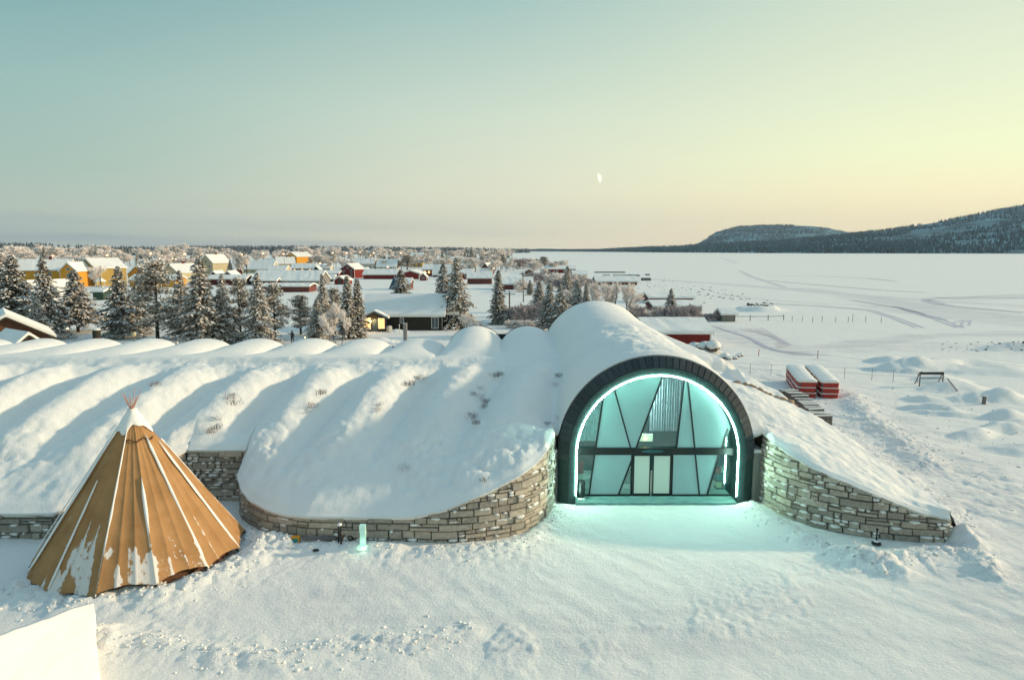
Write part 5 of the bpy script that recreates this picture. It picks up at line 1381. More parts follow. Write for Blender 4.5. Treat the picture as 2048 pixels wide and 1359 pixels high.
# the dark timber house in the middle
def cottage():
    D = 106.5; sc = F/(D*.9914+H*.1305); x0 = PX(727, D, 1); x1 = PX(884, D, 1); xm_ = (x0+x1)/2
    c = thing('timber_house', 'dark timber house with glowing porch and wide snow roof in the middle', 'house', (xm_, D+4.5, 0))
    hx = (x1-x0)/2; hy = 4.5; eave = 2.45; rh = 5.05
    mb = MB(); mb.add([(-hx,-hy,-.3),(hx,-hy,-.3),(hx,hy,-.3),(-hx,hy,-.3),(-hx,-hy,eave),(hx,-hy,eave),(hx,hy,eave),(-hx,hy,eave),(-hx,0,rh),(hx,0,rh)], [(0,1,5,4),(2,3,7,6),(1,2,6,9,5),(3,0,4,8,7)]); mb.build('wall', M['w_dark'], c)
    mb = MB(); L0, L1 = -hx-.5, hx+.55
    for s_ in (-1, 1):
        a = [(L0, s_*(hy+.6), eave-.28), (L1, s_*(hy+.6), eave-.28), (L1, 0, rh+.02), (L0, 0, rh+.02)]; b = [(p[0], p[1], p[2]+.42) for p in a]
        if s_ == -1: mb.add(a+b, [(0,3,2,1),(4,5,6,7),(0,1,5,4),(1,2,6,5),(3,0,4,7)])
        else: mb.add(a+b, [(0,1,2,3),(7,6,5,4),(1,0,4,5),(2,1,5,6),(0,3,7,4)])
    mb.build('roof', M['snow_roof'], c)
    for sx in (L0, L1):
        mb = MB(); mb.bar((sx, -hy-.62, eave-.35), (sx, 0, rh-.08), .08, .2); mb.bar((sx, hy+.6, eave-.35), (sx, 0, rh-.08), .08, .2); mb.build('barge_board', M['w_grey'], c)
    # porch
    px0 = PX(727, D-1.5, 1)-xm_; px1 = PX(773, D-1.5, 1)-xm_; yp = -hy-1.6
    pm = (px0+px1)/2; pw = (px1-px0)/2
    mb = MB(); mb.add([(px0,yp,-.3),(px1,yp,-.3),(px1,-hy,-.3),(px0,-hy,-.3),(px0,yp,2.2),(px1,yp,2.2),(px1,-hy,2.2),(px0,-hy,2.2),(pm,yp,3.0),(pm,-hy+1.4,3.0)], [(0,1,5,8,4),(1,2,6,5),(3,0,4,7)]); pr = mb.build('porch', M['w_dark'], c)
    mb = MB(); 
    for s_ in (-1, 1):
        a = [(pm+s_*(pw+.4), yp-.3, 2.02), (pm, yp-.3, 3.04), (pm, -hy+2, 3.04), (pm+s_*(pw+.4), -hy+1, 2.02)]; b = [(p[0], p[1], p[2]+.3) for p in a]
        fs = [(0,1,2,3),(7,6,5,4),(1,0,4,5),(0,3,7,4),(3,2,6,7)]; mb.add(a+b, fs if s_ == 1 else [f[::-1] for f in fs])
    mb.build('porch_roof', M['snow_roof'], pr)
    mb = MB()
    for s_ in (-1, 1): mb.bar((pm+s_*(pw+.42), yp-.33, 1.98), (pm, yp-.33, 3.02), .06, .2)
    mb.build('porch_barge', mat('teal_board', (.02,.06,.07), .7), pr)
    win(c, px0+.65, yp, .35, .95, 1.75, 'f', 'window_lit'); win(c, px1-.75, yp, .45, .95, 1.6, 'f', 'window_lit')
    mb = MB(); mb.box(pm-.42, pm+.42, yp-.06, yp-.003, -.1, 2.0); dd = mb.build('door', mat('slate_door', (.08,.12,.13), .6), c)
    mb = MB(); mb.lathe([(.015,0),(.03,.02),(.03,.04)], (pm+.33, yp-.1, .95), 8); mb.build('handle', M['white_paint'], dd)
    mb = MB(); mb.lathe([(.05,0),(.13,.06),(.15,.16),(.10,.26),(.03,.3)], (pm-.62, yp-.25, 1.45), 12); mb.build('porch_lamp', M['warm_lamp'], c, True)
    win(c, PX(804, D, 1)-xm_, -hy, 1.2, .5, .7, 'f'); win(c, PX(870, D, 1)-xm_, -hy, .35, 1.0, 1.7, 'f')
    mb = MB(); mb.box(hx-.06, hx+.08, -hy-.08, -hy+.06, -.2, 2.2); mb.build('corner_board', M['w_grey'], c)
    # annex at the right
    ax1 = PX(913, D, 1)-xm_
    mb = MB(); mb.box(hx+.02, ax1, -2.6, 2.5, -.3, 2.3); an = mb.build('annex', M['w_dark'], c)
    mb = MB(); mb.add([(hx+.1,-3.1,2.3),(ax1+.25,-3.1,2.3),(ax1+.25,2.8,3.1),(hx+.1,2.8,3.1),(hx+.1,-3.1,2.72),(ax1+.25,-3.1,2.72),(ax1+.25,2.8,3.6),(hx+.1,2.8,3.6)], [(0,3,2,1),(4,5,6,7),(0,1,5,4),(1,2,6,5),(2,3,7,6),(3,0,4,7)]); mb.build('annex_roof', M['snow_roof'], an)
    pl = bpy.data.lights.new('porch_light', 'POINT'); pl.energy = 60; pl.color = (1, .62, .25); pl.shadow_soft_size = .15
    po = bpy.data.objects.new('porch_light', pl); COL.objects.link(po); po.location = (xm_+pm-.2, D+4.5+yp-.6, 1.7)
cottage()
# plank post and bollards before the timber house
x, y, z = P(811, 686); wp = thing('plank_tower', 'tall slim post of stacked planks before the timber house', 'post', (x, y, 0)); hh_ = 41*y/F
mb = MB()
for k in range(11): mb.box(-.26, .26, -.2, .2, hh_*k/11, hh_*(k+.62)/11)
mb.box(-.18, .18, -.14, .14, 0, hh_*.97); mb.build('planks', M['old_wood'], wp)
mb = MB()
for k in range(11): mb.box(-.25, .25, -.22, .18, hh_*(k+.622)/11, hh_*(k+.78)/11)
mb.build('plank_snow', M['snow_cap'], wp)
x, y, z = P(779, 664); mb = MB(); mb.lathe([(.5,0),(.42,.9),(.36,.98)], n=4); o = mb.build('planter', M['w_white'], None); o.location = (x, y, 0); tag(o, 'pale square planter by the porch of the timber house', 'planter')
x, y, z = P(799, 668); pp = thing('garden_lamp', 'thin unlit white post lamp before the timber house wall', 'lamp', (x, y, 0)); mb = MB(); mb.tube([(0,0,0),(0,0,1.3)], .05, 6); mb.build('post', M['white_paint'], pp); mb = MB(); mb.lathe([(.08,1.3),(.1,1.4),(.03,1.5)], n=8); mb.build('head', M['white_paint'], pp)
# garden lamps that glow
for px, py, lab in ((137, 661, 'small glowing garden lamp on a post beside the left spruces'), (611, 679, 'small glowing garden lamp right of the waving person')):
    x, y, z = P(px, py+ (14 if px == 137 else 6)); pp = thing('garden_lamp', lab, 'lamp', (x, y, 0)); h = 1.25 if px == 137 else .55
    mb = MB(); mb.tube([(0,0,0),(0,0,h)], .05, 6); mb.build('post', M['black_metal'], pp); mb = MB(); mb.lathe([(.05,0),(.12,.07),(.12,.18),(.04,.24)], (0,0,h), 10); mb.build('lamp_head', M['warm_lamp'], pp, True)
# chimney-like drum behind the vaults, ball ornament
x, y, z = P(195, 700); dr = thing('chimney_pipe', 'thick dark cylindrical pipe with a snow cap behind the left vaults', 'chimney', (PX(195, 62, 4), 62, 0))
zt = PZ(657, 62); mb = MB(); mb.tube([(0,0,0),(0,0,zt-.12)], .34, 16); mb.build('pipe', M['w_dark'], dr, True); mb = MB(); mb.lathe([(.35,zt-.12),(.35,zt-.04),(.2,zt)], n=16); mb.build('snow_cap', M['snow_cap'], dr, True)
yb = 70; dr = thing('ball_stand', 'white ball on a slender tripod behind the left vaults', 'ornament', (PX(272, yb, 1), yb, 0))
zt = PZ(670, yb)
for k in range(3): mb = MB(); mb.tube([(.5*math.cos(2.1*k), .5*math.sin(2.1*k), 0), (0, 0, zt-.15)], .04, 6); mb.build('leg', M['w_grey'], dr)
mb = MB(); rockmesh(mb, 0, 0, zt+.1, .24, 1, random.Random(1), 14); mb.build('ball', M['w_cream'], dr, True)
# snow-laden car-like boulder under trees
x, y, z = P(205, 640); mb = MB(); rockmesh(mb, 0, 0, .7, 1.3, .6, random.Random(5), 12); rb = thing('dark_boulder', 'large dark boulder with snow hood behind the left trees', 'boulder', (x, y, 0)); mb.build('rock', M['dark_stone'], rb)
mb = MB(); rockmesh(mb, .1, .2, 1.05, 1.15, .42, random.Random(6), 12); mb.build('snow_cap', M['snow_cap'], rb, True)
# log cabins lower left
def cabin(label, px, D, zr, ze, hw, length, rz, wall):
    c = thing('log_cabin', label, 'cabin', (PX(px, D, zr), D, 0), rz)
    mb = MB(); L = length
    mb.add([(-hw,0,-.3),(hw,0,-.3),(hw,L,-.3),(-hw,L,-.3),(-hw,0,ze),(hw,0,ze),(hw,L,ze),(-hw,L,ze),(0,0,zr),(0,L,zr)], [(0,1,5,8,4),(1,2,6,5),(2,3,7,9,6),(3,0,4,7)]); mb.build('wall', M[wall], c)
    mb = MB(); sl = (zr-ze)/hw
    for s_ in (-1, 1):
        a = [(s_*(hw+.45), -.45, ze-sl*.45+.02), (0, -.45, zr+.02), (0, L+.3, zr+.02), (s_*(hw+.45), L+.3, ze-sl*.45+.02)]; b = [(p[0], p[1], p[2]+.30) for p in a]
        fs = [(0,1,2,3),(7,6,5,4),(1,0,4,5),(0,3,7,4),(3,2,6,7)]; mb.add(a+b, fs if s_ == 1 else [f[::-1] for f in fs])
    mb.build('roof', M['snow_roof'], c)
    mb = MB()
    for s_ in (-1, 1): mb.bar((s_*(hw+.46), -.48, ze-sl*.45-.04), (0, -.48, zr-.04), .06, .16)
    mb.build('barge_board', M['w_dark'], c)
cabin('brown log cabin with large snowy gable at the left edge', 12, 63, 6.35, 4.4, 3.3, 8, R(38), 'w_brown')
cabin('smaller dark red log cabin gable before the larger one at left', 54, 57.5, 5.35, 4.05, 1.55, 4.2, R(55), 'w_dkred')
# three snow-covered carts in front of the red barn
for px, py, lab in ((1336, 683, 'snow-covered cart before the red barn, left of three'), (1356, 690, 'snow-covered cart before the red barn, middle of three'), (1379, 692, 'snow-covered wooden cart before the red barn, right of three')):
    x, y, z = P(px, py); c = thing('cart', lab, 'cart', (x, y, 0)); w = .75
    mb = MB(); mb.box(-w, w, -.6, .6, .35, .95); mb.build('cart_body', M['old_wood'], c)
    mb = MB(); vs = [(-w-.15,-.75,.955),(w+.15,-.75,.955),(w+.15,.75,.955),(-w-.15,.75,.955),(-w-.1,-.7,1.15),(w+.1,-.7,1.15),(w+.1,.7,1.3),(-w-.1,.7,1.3),(-w*.6,-.3,1.42),(w*.6,-.3,1.42),(w*.6,.4,1.5),(-w*.6,.4,1.5)]
    mb.add(vs, [(0,3,2,1),(0,1,5,4),(1,2,6,5),(2,3,7,6),(3,0,4,7),(4,5,9,8),(5,6,10,9),(6,7,11,10),(7,4,8,11),(8,9,10,11)]); mb.build('snow_cap', M['snow_cap'], c, True)
    for sx in (-.55, .55):
        mb = MB(); mb.tube([(sx,-.62,.3),(sx,-.68,.3)], .3, 12); mb.build('wheel', M['rubber'], c)

# ------------------------------------------------------------ street lamps and poles
lamps = [(108,512,'glowing street lamp over the large yellow house'), (216,510.5,'glowing street lamp over the olive house roof'), (303,507.5,'glowing street lamp among pink birches right of the olive house'), (371,508,'glowing street lamp above the cream hipped house'), (321,517,'faint street lamp low among the birches behind the small ochre house'), (347,517.5,'faint street lamp left of the cream house chimney'), (353,518.5,'dim street lamp just right of the faint one by the cream house'),
         (484,509,'glowing street lamp right of the tall cream house'), (527,507,'glowing street lamp left of the yellow town houses'), (568,508,'glowing street lamp over the red chimneys'), (666,506,'glowing street lamp right of the tall orange yellow house'), (694,506,'glowing street lamp above the red two-storey house'), (748,506,'glowing street lamp behind the white house with chimney'), (741,511,'faint reddish street lamp behind the white house'), (802,506,'glowing street lamp left of the church steeple'), (641,527,'low glowing lamp beyond the blue house'), (776,534,'low glowing lamp among the trees by the long red barn'), (721,504.5,'distant street lamp between two glowing ones')]
for i, (px, py, lab) in enumerate(lamps):
    D = 330 if py < 520 else 280
    if px > 500: D = 400
    z = PZ(py, D); l = thing('street_lamp', lab, 'street lamp', (PX(px, D, z), D, 0), 0, 'street lamps in the village')
    mb = MB(); mb.tube([(0,0,0),(0,0,z-.2),(0,-.4,z)], .09, 6); mb.build('lamp_post', M['w_grey'], l)
    mb = MB(); r = .55 if 'faint' not in lab and 'dim' not in lab and 'distant' not in lab else .3; mb.lathe([(.1,-.3*r),(r,0),(r*.8,.4*r),(.1,.7*r)], (0,-.6,z), 10); mb.build('lamp_head', M['street_glow'] if 'street_glow' in M else M.setdefault('street_glow', mat('sodium_lamp', (1,.6,.3), .5, emit=(1,.50,.20), estr=6)), l, True)
for px, top, base, lab in ((1019, 582, 646, 'nearer wooden utility pole with insulators right of the lone spruce'), (1047, 543, 604, 'taller utility pole before the brown plank barn'), (338, 496, 560, 'tall thin mast behind the birches at left'), (1082, 537, 556, 'thin pole beyond the brown barn')):
    x, y, z = P(px, base); t = thing('utility_pole', lab, 'pole', (x, y, 0)); zt = PZ(top, y)
    mb = MB(); mb.tube([(0,0,0),(-.15 if px == 1047 else 0,0,zt)], [.16 if base > 580 else .2, .11], 8); mb.build('pole', M['old_wood'] if px != 338 else M['pole_wood'], t)
    if base > 580: mb = MB(); mb.bar((-1.0,0,zt-.5), (1.0,0,zt-.5), .12, .12); mb.build('crossarm', M['old_wood'], t)

# ------------------------------------------------------------ person
def person():
    x, y, z = PG(585, 687)
    p = thing('person', 'person in dark winter clothes with backpack raising an arm behind the vaults', 'person', (x, y, z+.0), R(20)); s = 1.0
    J = dict(pel=(0,0,.95,.16), sp=(0,0,1.15,.15), ch=(0,0,1.36,.185), nk=(0,0,1.50,.065), hd=(0,-.02,1.62,.10), ht=(0,-.02,1.74,.075),
             lh=(-.10,0,.88,.10), lk=(-.11,-.05,.48,.075), la=(-.11,.02,.09,.055), lt=(-.12,-.14,.05,.045), rh=(.10,0,.88,.10), rk=(.12,.0,.48,.075), ra=(.13,.08,.09,.055), rt=(.14,-.08,.05,.045),
             ls=(-.19,0,1.40,.075), le=(-.36,-.12,1.36,.058), lw=(-.52,-.25,1.52,.042), lf=(-.58,-.30,1.58,.035), rs=(.19,0,1.40,.075), re=(.25,.04,1.14,.058), rw=(.24,-.10,.92,.042), rf=(.24,-.14,.84,.035))
    E = [('pel','sp'),('sp','ch'),('ch','nk'),('nk','hd'),('hd','ht'),('pel','lh'),('lh','lk'),('lk','la'),('la','lt'),('pel','rh'),('rh','rk'),('rk','ra'),('ra','rt'),('ch','ls'),('ls','le'),('le','lw'),('lw','lf'),('ch','rs'),('rs','re'),('re','rw'),('rw','rf')]
    ks = list(J); me = bpy.data.meshes.new('body'); me.from_pydata([J[k][:3] for k in ks], [(ks.index(a), ks.index(b)) for a, b in E], []); o = link('body', me, p)
    sk = o.modifiers.new('s', 'SKIN'); 
    for i, k in enumerate(ks): me.skin_vertices[0].data[i].radius = (J[k][3],)*2
    me.skin_vertices[0].data[0].use_root = True
    sub_ = o.modifiers.new('d', 'SUBSURF'); sub_.levels = 1; sub_.render_levels = 1; me.materials.append(M['dark_cloth'])
    mb = MB(); rockmesh(mb, 0, .22, 1.22, .19, 1.2, random.Random(2), 10); mb.build('backpack', M['rubber'], p, True)
    mb = MB(); rockmesh(mb, 0, -.02, 1.70, .115, .9, random.Random(3), 10); mb.build('hat', M['dark_cloth'], p, True)
person()

# ------------------------------------------------------------ trees
def quads_to(name, C, U_, V_, mi, mats, parent):
    n = len(C); V = np.stack([C-U_, C-U_*.15+V_, C+U_, C-U_*.15-V_], 1).reshape(-1, 3); Fq = np.arange(4*n).reshape(n, 4)
    return raw_obj(name, V, Fq, mats, mi, parent)
def spruce_mesh(seed, h=10., r=2.1, frost=.0, dens_=1.0, gap=.10, droop=.35, mats=None):
    rs = np.random.RandomState(seed); C = []; U_ = []; V_ = []; mi = []
    z = h*gap
    lev = int(34*dens_)
    for l in range(lev):
        t = l/(lev-1); z = h*(gap+(1-gap)*t**.92); L = r*(1-t)**.82*(1+.18*rs.randn())+.12; nb = int(6+5*(1-t))
        a0 = rs.rand()*6.28
        for b in range(nb):
            a = a0+6.283*b/nb+rs.randn()*.22; Lb = L*(.72+.45*rs.rand()); up = .35*(t > .8)+.05
            m = max(3, int(Lb/.17)); dr = droop*(.7+.6*rs.rand())
            for k in range(m):
                f = (k+.6)/m; d = Lb*f; zz = z+up*d-dr*d*f+rs.randn()*.05; sp_ = .16+.20*(1-abs(f-.45)*1.5)*Lb/r
                for sd in ((-1, 1) if f < .93 else (0,)):
                    ao = a+sd*(.10+.25*rs.rand())*min(1, .6/d if d > .3 else 1); c = np.array([math.cos(ao)*d, math.sin(ao)*d, zz-.06*rs.rand()-abs(sd)*sp_*.25])
                    ln = .15+.13*rs.rand(); out = np.array([math.cos(ao+sd*.7), math.sin(ao+sd*.7), -.45-.3*rs.rand()]); out = out/np.linalg.norm(out)*ln
                    si = np.cross(out, [0, 0, 1]); si = si/np.linalg.norm(si); si = (si+np.array([0, 0, rs.randn()*.5])); si = si/np.linalg.norm(si)*ln*.50
                    C.append(c); U_.append(out); V_.append(si); mi.append(0 if rs.rand() > frost else 2)
                    if rs.rand() < .86: C.append(c+np.array([0, 0, .075])+out*.15); U_.append(out*.88); V_.append(si*.90); mi.append(1)
    return np.array(C), np.array(U_), np.array(V_), np.array(mi)
def trunk_mb(h, r0=.16, lean=0, limbs=0, seed=0, kind='spruce'):
    rn = random.Random(seed); mb = MB(); mb.tube([(0,0,-.2),(lean*.3,0,h*.4),(lean,0,h*.96)], [r0, r0*.7, r0*.12], 8)
    return mb
def make_spruce(seed, frost=0, **k):
    t = thing('spruce', 'x', 'tree'); trunk_mb(k.get('h', 10.), .17).build('trunk', M['bark'], t)
    C, U_, V_, mi = spruce_mesh(seed, frost=frost, **k); quads_to('crown', C, U_, V_, mi, [M['needles'], M['tree_snow'], M['needles_frost']], t); return t
def make_pine(seed, h=9., r=2.4, name='pine'):
    """bushy irregular conifer: foliage clumps at limb ends"""
    rs = np.random.RandomState(seed); t = thing(name, 'x', 'tree'); mb = trunk_mb(h, .17, .2); C = []; U_ = []; V_ = []; mi = []
    for l in range(46):
        f = .2+.78*l/45; a = rs.rand()*6.28; L = r*(1-((f-.38)/.64)**2*.8 if f > .38 else .75)*(.45+.6*rs.rand())*(1.15-f*.55); z = h*f; e = np.array([math.cos(a)*L, math.sin(a)*L, z+.25*L+rs.randn()*.12])
        mb.tube([(0, 0, z-.2), tuple(e)], [.05, .02], 5)
        for q in range(2):
            cc = e*(1-.38*q)+np.array([0, 0, z*.38*q]); cc[2] = z+.2*L*(1-.4*q)
            n = int(34+20*rs.rand()); p = rs.randn(n, 3)*np.array([.34, .34, .17])*(.8+.5*rs.rand())+cc
            d = rs.randn(n, 3); d[:, 2] *= .5; d /= np.linalg.norm(d, axis=1)[:, None]; s_ = np.cross(d, rs.randn(n, 3)); s_ /= np.linalg.norm(s_, axis=1)[:, None]
            C.append(p); U_.append(d*.17); V_.append(s_*.075); up = (p[:, 2]-cc[2]) > .03; mi.append(np.where(up & (rs.rand(n) < .75), 1, np.where(rs.rand(n) < .45, 2, 0)))
    mb.build('trunk', M['bark'], t); quads_to('crown', np.concatenate(C), np.concatenate(U_), np.concatenate(V_), np.concatenate(mi), [M['needles'], M['tree_snow'], M['needles_frost']], t); return t
def make_birch(seed, h=8., r=2.4, name='frosted_birch', dark=False, bush=False, w=.034, kk=0):
    rs = np.random.RandomState(seed); t = thing(name, 'x', 'shrub' if bush else 'tree'); mb = MB(); tips = []
    stems = 9 if bush else 1
    def grow(p, d, L, rad, lvl):
        e = p+d*L; mb.tube([tuple(p), tuple((p+e)/2+rs.randn(3)*.04*L), tuple(e)], [rad, rad*.8, rad*.55], 5 if lvl < 2 else 3, cap=False)
        if lvl >= (2 if bush else 3): tips.append((p, e)); return
        n = 3 if lvl == 0 else rs.randint(3, 5)
        for i in range(n+1):
            f = .45+.55*i/n; b = p+(e-p)*f; nd = d+rs.randn(3)*(.50 if lvl else .55); nd[2] = abs(nd[2])*.8+.25; nd /= np.linalg.norm(nd); grow(b, nd, L*(.50+.2*rs.rand()), rad*.5, lvl+1)
    for s_ in range(stems):
        d = np.array([rs.randn()*(.5 if bush else .08), rs.randn()*(.5 if bush else .08), 1.]); d /= np.linalg.norm(d)
        grow(np.array([rs.randn()*.3*bush, rs.randn()*.3*bush, -.1]), d, h*(.38 if not bush else .42), .10 if not bush else .04, 0)
    V = []; nt = 0
    for p, e in tips:
        k = kk or int(30 if not bush else 30)
        f = rs.rand(k)[:, None]; b = p+(e-p)*f+rs.randn(k, 3)*.05; dd = rs.randn(k, 3)+(e-p)/np.linalg.norm(e-p)*.9; dd[:, 2] = dd[:, 2]*.7+.1; dd /= np.linalg.norm(dd, axis=1)[:, None]
        ln = (.35+.5*rs.rand(k)[:, None])*h/8; sd = np.cross(dd, rs.randn(k, 3)); sd /= np.linalg.norm(sd, axis=1)[:, None]; 
        V.append(np.stack([b-sd*w, b+sd*w, b+dd*ln], 1))
    V = np.concatenate(V); 
    # normalise to the asked size
    zmax = np.percentile(V[:, :, 2], 99.5); xr_ = np.percentile(np.hypot(V[:, :, 0], V[:, :, 1]), 97); S = np.array([r/xr_, r/xr_, h/zmax])
    V = V*S; Fq = np.arange(len(V)*3).reshape(-1, 3); mb.v = [tuple(np.array(q)*S) for q in mb.v]
    raw_obj('crown', V.reshape(-1, 3), Fq, M['frost_twig_dark' if dark else 'frost_twig'], None, t); mb.build('branches' if bush else 'trunk', M['bark'] if not bush else M['frost_twig_dark'], t); return t
PROTO = {'s': [make_spruce(1), make_spruce(2, dens_=.9, r=1.9, droop=.45), make_spruce(3, r=2.3, droop=.28, gap=.16)],
         'f': [make_spruce(4, frost=.55, r=1.9), make_spruce(5, frost=.7, r=2.0, gap=.05)],
         'n': [make_spruce(6, r=1.15, frost=.2, dens_=1.1, gap=.05), make_spruce(7, r=1.25, frost=.35, dens_=1.1)],
         'p': [make_pine(8), make_pine(9, r=2.0)],
         'b': [make_birch(10), make_birch(11, r=2.9), make_birch(12, r=2.1)],
         'B': [make_birch(20, w=.10, kk=34), make_birch(21, r=2.9, w=.10, kk=34), make_birch(22, r=2.3, w=.11, kk=34)],
         'k': [make_birch(13, h=3., r=2.0, name='frosted_shrub', bush=True), make_birch(14, h=3., r=2.2, name='frosted_shrub', dark=True, bush=True)]}
PH = {'s': (10, 2.1), 'f': (10, 2.0), 'n': (10, 1.2), 'p': (9, 2.4), 'b': (8, 2.4), 'B': (8, 2.4), 'k': (3, 2.0)}
used_p = set(); cnt = 0
def plant(kind, px, pyb, pyt, wpx, label, group=None, var=None):
    global cnt; cnt += 1
    x, y, _ = P(px, pyb); hgt = PZ(pyt, y); wr = wpx/2*(y*.9914+H*.1305)/F*(1.18 if kind in 'sfnp' else 1.1)
    vs_ = PROTO[kind]; i = (var if var is not None else cnt) % len(vs_); pr = vs_[i]; h0, r0 = PH[kind]
    z = gz(x, y)-.05; sc = (wr/r0, wr/r0, hgt/h0); rz = (cnt*2.39996) % 6.283
    if (kind, i) not in used_p:
        used_p.add((kind, i)); pr.location = (x, y, z); pr.rotation_euler = (0, 0, rz); pr.scale = sc; o = pr
    else: o = copy_thing(pr, (x, y, z), rz, sc)
    o['label'] = label
    if group: o['group'] = group
    return o
G1 = 'snow-laden conifers behind the vaults'
front = [('s',6,650,499,76,'tall dark spruce cut by the left edge of the photo'), ('s',36,665,512,84,'tall dark spruce second from the left edge'), ('s',98,678,517,70,'tall spruce with snowy boughs in front of the large yellow house'), ('f',80,692,592,48,'small bright frosted spruce beside the log cabins'), ('s',157,664,541,72,'spruce with bare lower trunk in front of the red snow-roofed house'),
 ('s',246,675,533,74,'dense blue-green spruce right of the boulder'), ('s',283,668,548,50,'narrow spruce behind the dense blue-green one'), ('p',316,688,523,96,'broadest pine of the front row, with spreading lower boughs'), ('s',367,676,541,56,'dark slim spruce before the low ochre shed'), ('f',407,690,516,92,'tallest frosted spruce of the front row, sunlit'),
 ('f',450,688,551,60,'frosted spruce just right of the tallest frosted one'), ('p',483,684,556,52,'pine with two bare trunks in the middle of the row'), ('f',520,688,548,62,'sunlit frosted spruce left of the dark bushy pine'), ('p',551,680,567,56,'dark bushy pine above the waving person'), ('p',602,668,589,58,'low blue-grey pine in shade right of the waving person'),
 ('f',636,690,598,50,'small snow-covered spruce at the right of the row front'), ('f',648,672,549,42,'tall pinkish spruce behind the small snow-covered one'), ('p',671,668,576,46,'rusty frosted pine left of the two slim spruces'), ('n',697,677,553,40,'left of two slim spruces beside the timber house'), ('n',717,675,558,38,'right of two slim spruces beside the timber house'),
 ('s',803,622,539,52,'lone spruce rising over the timber house roof'), ('s',888,648,527,64,'dark left half of the big spruce pair behind the timber house'), ('f',914,655,517,66,'sunlit right half of the big spruce pair behind the timber house'), ('n',997,648,541,36,'narrow spruce alone right of the timber house'), 
 ('s',1078,632,562,46,'blue-grey spruce left of the large dome'), ('s',1098,668,566,44,'snow-heavy spruce touching the left foot of the dome'), ('s',1120,672,568,50,'snow-heavy spruce leaning over the dome\'s left edge'), ('f',1134,622,532,42,'tall frosted spruce tip behind the snow-heavy pair'), ('n',1172,622,564,18,'tiny slim spruce among birches above the dome, left one'), ('n',1217,628,568,18,'tiny slim spruce among birches above the dome, right one'),
 ('f',1341,634,577,32,'frosted spruce before the long hedge house'), ('f',1154,640,560,40,'frosted spruce just right above the dome crown'), ('n',1060,590,560,14,'small dark sapling spruce by the brown barn')]
for k, px, b, t, w, lab in front: plant(k, px, b, t, w, lab, G1)
for px, b, t, w, lab in ((658,694,628,40,'frosted young birch right of the small snow-covered spruce'), (684,692,618,38,'pinkish young birch before the two slim spruces'), (668,688,604,44,'frosted birch behind the young ones by the slim spruces'), (931,672,625,34,'bare frosted bush left of the tall vault'), (1148,640,575,50,'frosted birch over the dome top, leftmost'), (1180,640,562,56,'frosted birch over the dome top, second'), (1200,645,570,50,'frosted birch over the dome top, third'),
                        (1232,645,562,56,'pinkish birch right of the dome top'), (1250,645,566,50,'pinkish birch farther right of the dome'), (1268,632,585,44,'low pinkish birch at the hedge start'), (205,580,530,50,'frosted birch against the olive house wall')):
    plant('b', px, b, t, w, lab)
rn = random.Random(5)
for i in range(34):
    px = 1215+(235)*i/33+rn.uniform(-6, 6); plant('k', px, 640+rn.uniform(-9, 6), 640-rn.uniform(20, 34)*(1 if px < 1400 else .5), rn.uniform(22, 34), 'frosted shrub of the long hedge right of the dome', 'frosted shrubs of the hedge', var=rn.randint(0, 1))
for i in range(11):
    px = 1022+i*6+rn.uniform(-4, 4); plant('k', px, 644+rn.uniform(-8, 6), 606+rn.uniform(-4, 10), rn.uniform(24, 34), 'dark frosted shrub between the utility poles and the dome', 'dark frosted shrubs left of the dome', var=1)
for i in range(6):
    plant('k', 1020+i*13, 655+rn.uniform(-3, 4), 640, 26, 'low frosted shrub in the snow left of the dome foot', 'low frosted shrubs', var=0)
# birches and conifers scattered through the village, each named by the house it stands nearest
LM = [(90,'the large yellow house'),(205,'the olive house'),(290,'the small ochre house'),(365,'the cream hipped house'),(432,'the tall cream house'),(480,'the long dark red shed'),(522,'the long white-roofed building'),(570,'the cream yellow house'),(602,'the tall orange house'),(650,'the blue house'),(705,'the red two-storey house'),(735,'the white chimney house'),(775,'the long red barn'),(816,'the church steeple'),(835,'the mustard house'),(862,'the lit red house'),(890,'the plum shed'),(930,'the small red shed'),(960,'the long faded red shed'),(977,'the brown gabled house'),(1035,'the brown plank barn'),(1085,'the river house'),(1120,'the long river house'),(1160,'the dark boathouse')]
KN = {'B': 'frosted birch', 's': 'dark conifer', 'p': 'bushy pine', 'f': 'frosted spruce', 'k': 'low frosted shrub'}
GB = {'B': 'frosted birches in the village', 's': 'dark conifers in the village', 'p': 'bushy pines in the village', 'f': 'frosted spruces in the village', 'k': 'frosted shrubs in the village'}
VIL = []
def scatter(n, x0, x1, b0, b1, hpx, kinds, seed):
    r_ = random.Random(seed)
    for i in range(n):
        px = x0+(x1-x0)*(i+r_.random())/n; b = r_.uniform(b0, b1); k = r_.choice(kinds); y = P(0, b)[1]; hm = r_.uniform(*hpx); t = b-hm*F/y; w = (hm*.95 if k in 'Bp' else hm*.42)*F/y*r_.uniform(.85, 1.25)
        if k == 'k': w = hm*1.5*F/y
        VIL.append((k, px, b, t, w))
scatter(48, -20, 540, 523, 534, (10, 16), 'BBBBf', 1)
scatter(60, 540, 1010, 518, 527, (10, 16), 'BBBfB', 2)
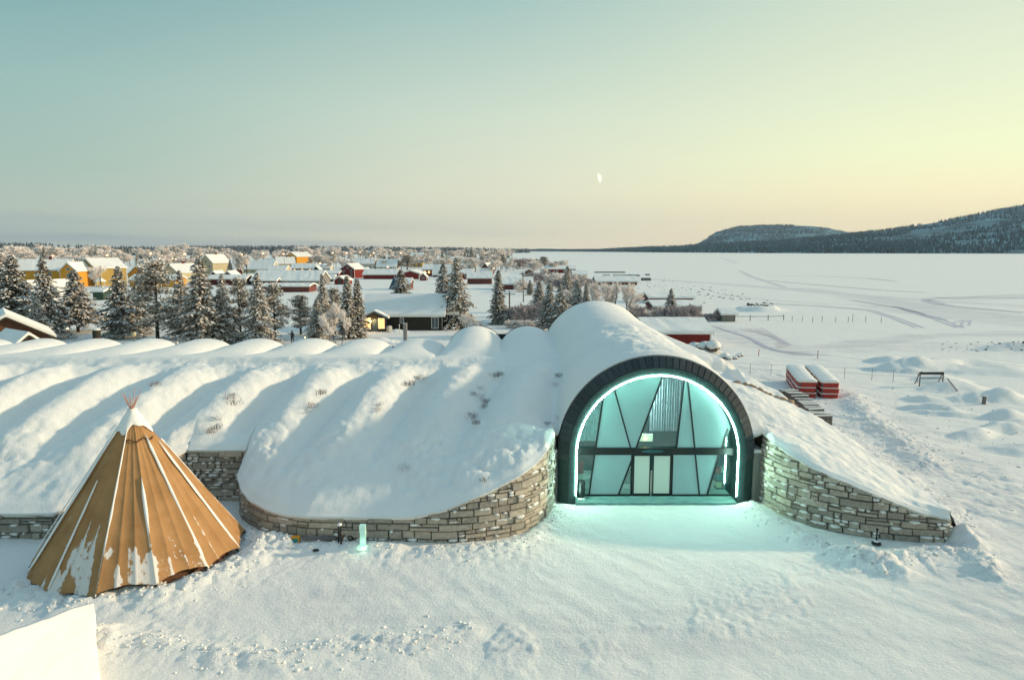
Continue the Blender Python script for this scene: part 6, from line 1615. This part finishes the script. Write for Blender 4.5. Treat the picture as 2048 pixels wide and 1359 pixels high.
scatter(24, 10, 500, 541, 553, (7, 11), 'BBf', 3)
scatter(36, 620, 1010, 534, 541, (6, 10), 'BBBp', 4)
scatter(14, 870, 1030, 541, 552, (5, 9), 'BBB', 6)
scatter(28, 1000, 1130, 530, 546, (4, 8), 'BBkp', 7)
scatter(16, 1040, 1180, 556, 585, (3, 5), 'kkB', 8)
scatter(16, 460, 1030, 513, 517, (12, 20), 'sfB', 9)
scatter(34, -40, 460, 515, 519, (14, 21), 'BBBf', 10)
scatter(10, 960, 1030, 512, 520, (8, 13), 'Bs', 12)
ORD = ORDN+['forty-'+q for q in ORDN[:9]]
byl = {}
for v_ in VIL:
    lm = min(LM, key=lambda l: abs(l[0]-v_[1])); byl.setdefault((v_[0], lm[1]), []).append(v_)
for (k, lm), L_ in byl.items():
    L_.sort(key=lambda q: q[1])
    for i, (k_, px, b, t, w) in enumerate(L_):
        lab = '%s standing nearest to %s' % (KN[k], lm) if len(L_) == 1 else '%s %s from the left around %s' % (ORD[i], KN[k], lm)
        plant(k, px, b, t, w, lab, GB[k])
for kind, i in [(k, i) for k in PROTO for i in range(len(PROTO[k])) if (k, i) not in used_p]:
    r_ = PROTO[kind][i]
    for c in list(r_.children): bpy.data.objects.remove(c)
    bpy.data.objects.remove(r_)

# ------------------------------------------------------------ haze: thin even winter air round the whole scene
hm_ = bpy.data.materials.new('haze'); hm_.use_nodes = True; t = hm_.node_tree; t.nodes.clear()
pv = N(t, 'ShaderNodeVolumePrincipled'); pv.inputs['Color'].default_value = (.62,.82,1.0,1); pv.inputs['Density'].default_value = 4.5e-5; pv.inputs['Anisotropy'].default_value = .1
oo = N(t, 'ShaderNodeOutputMaterial'); t.links.new(pv.outputs[0], oo.inputs['Volume'])
mb = MB(); mb.box(-8200, 8200, -400, 10200, -6, 480); hz = mb.build('haze', hm_); tag(hz, 'thin pale winter haze over the river and hills', None, kind='stuff')
SC.render.engine = 'CYCLES'
SC.cycles.max_bounces = 6; SC.cycles.transparent_max_bounces = 8
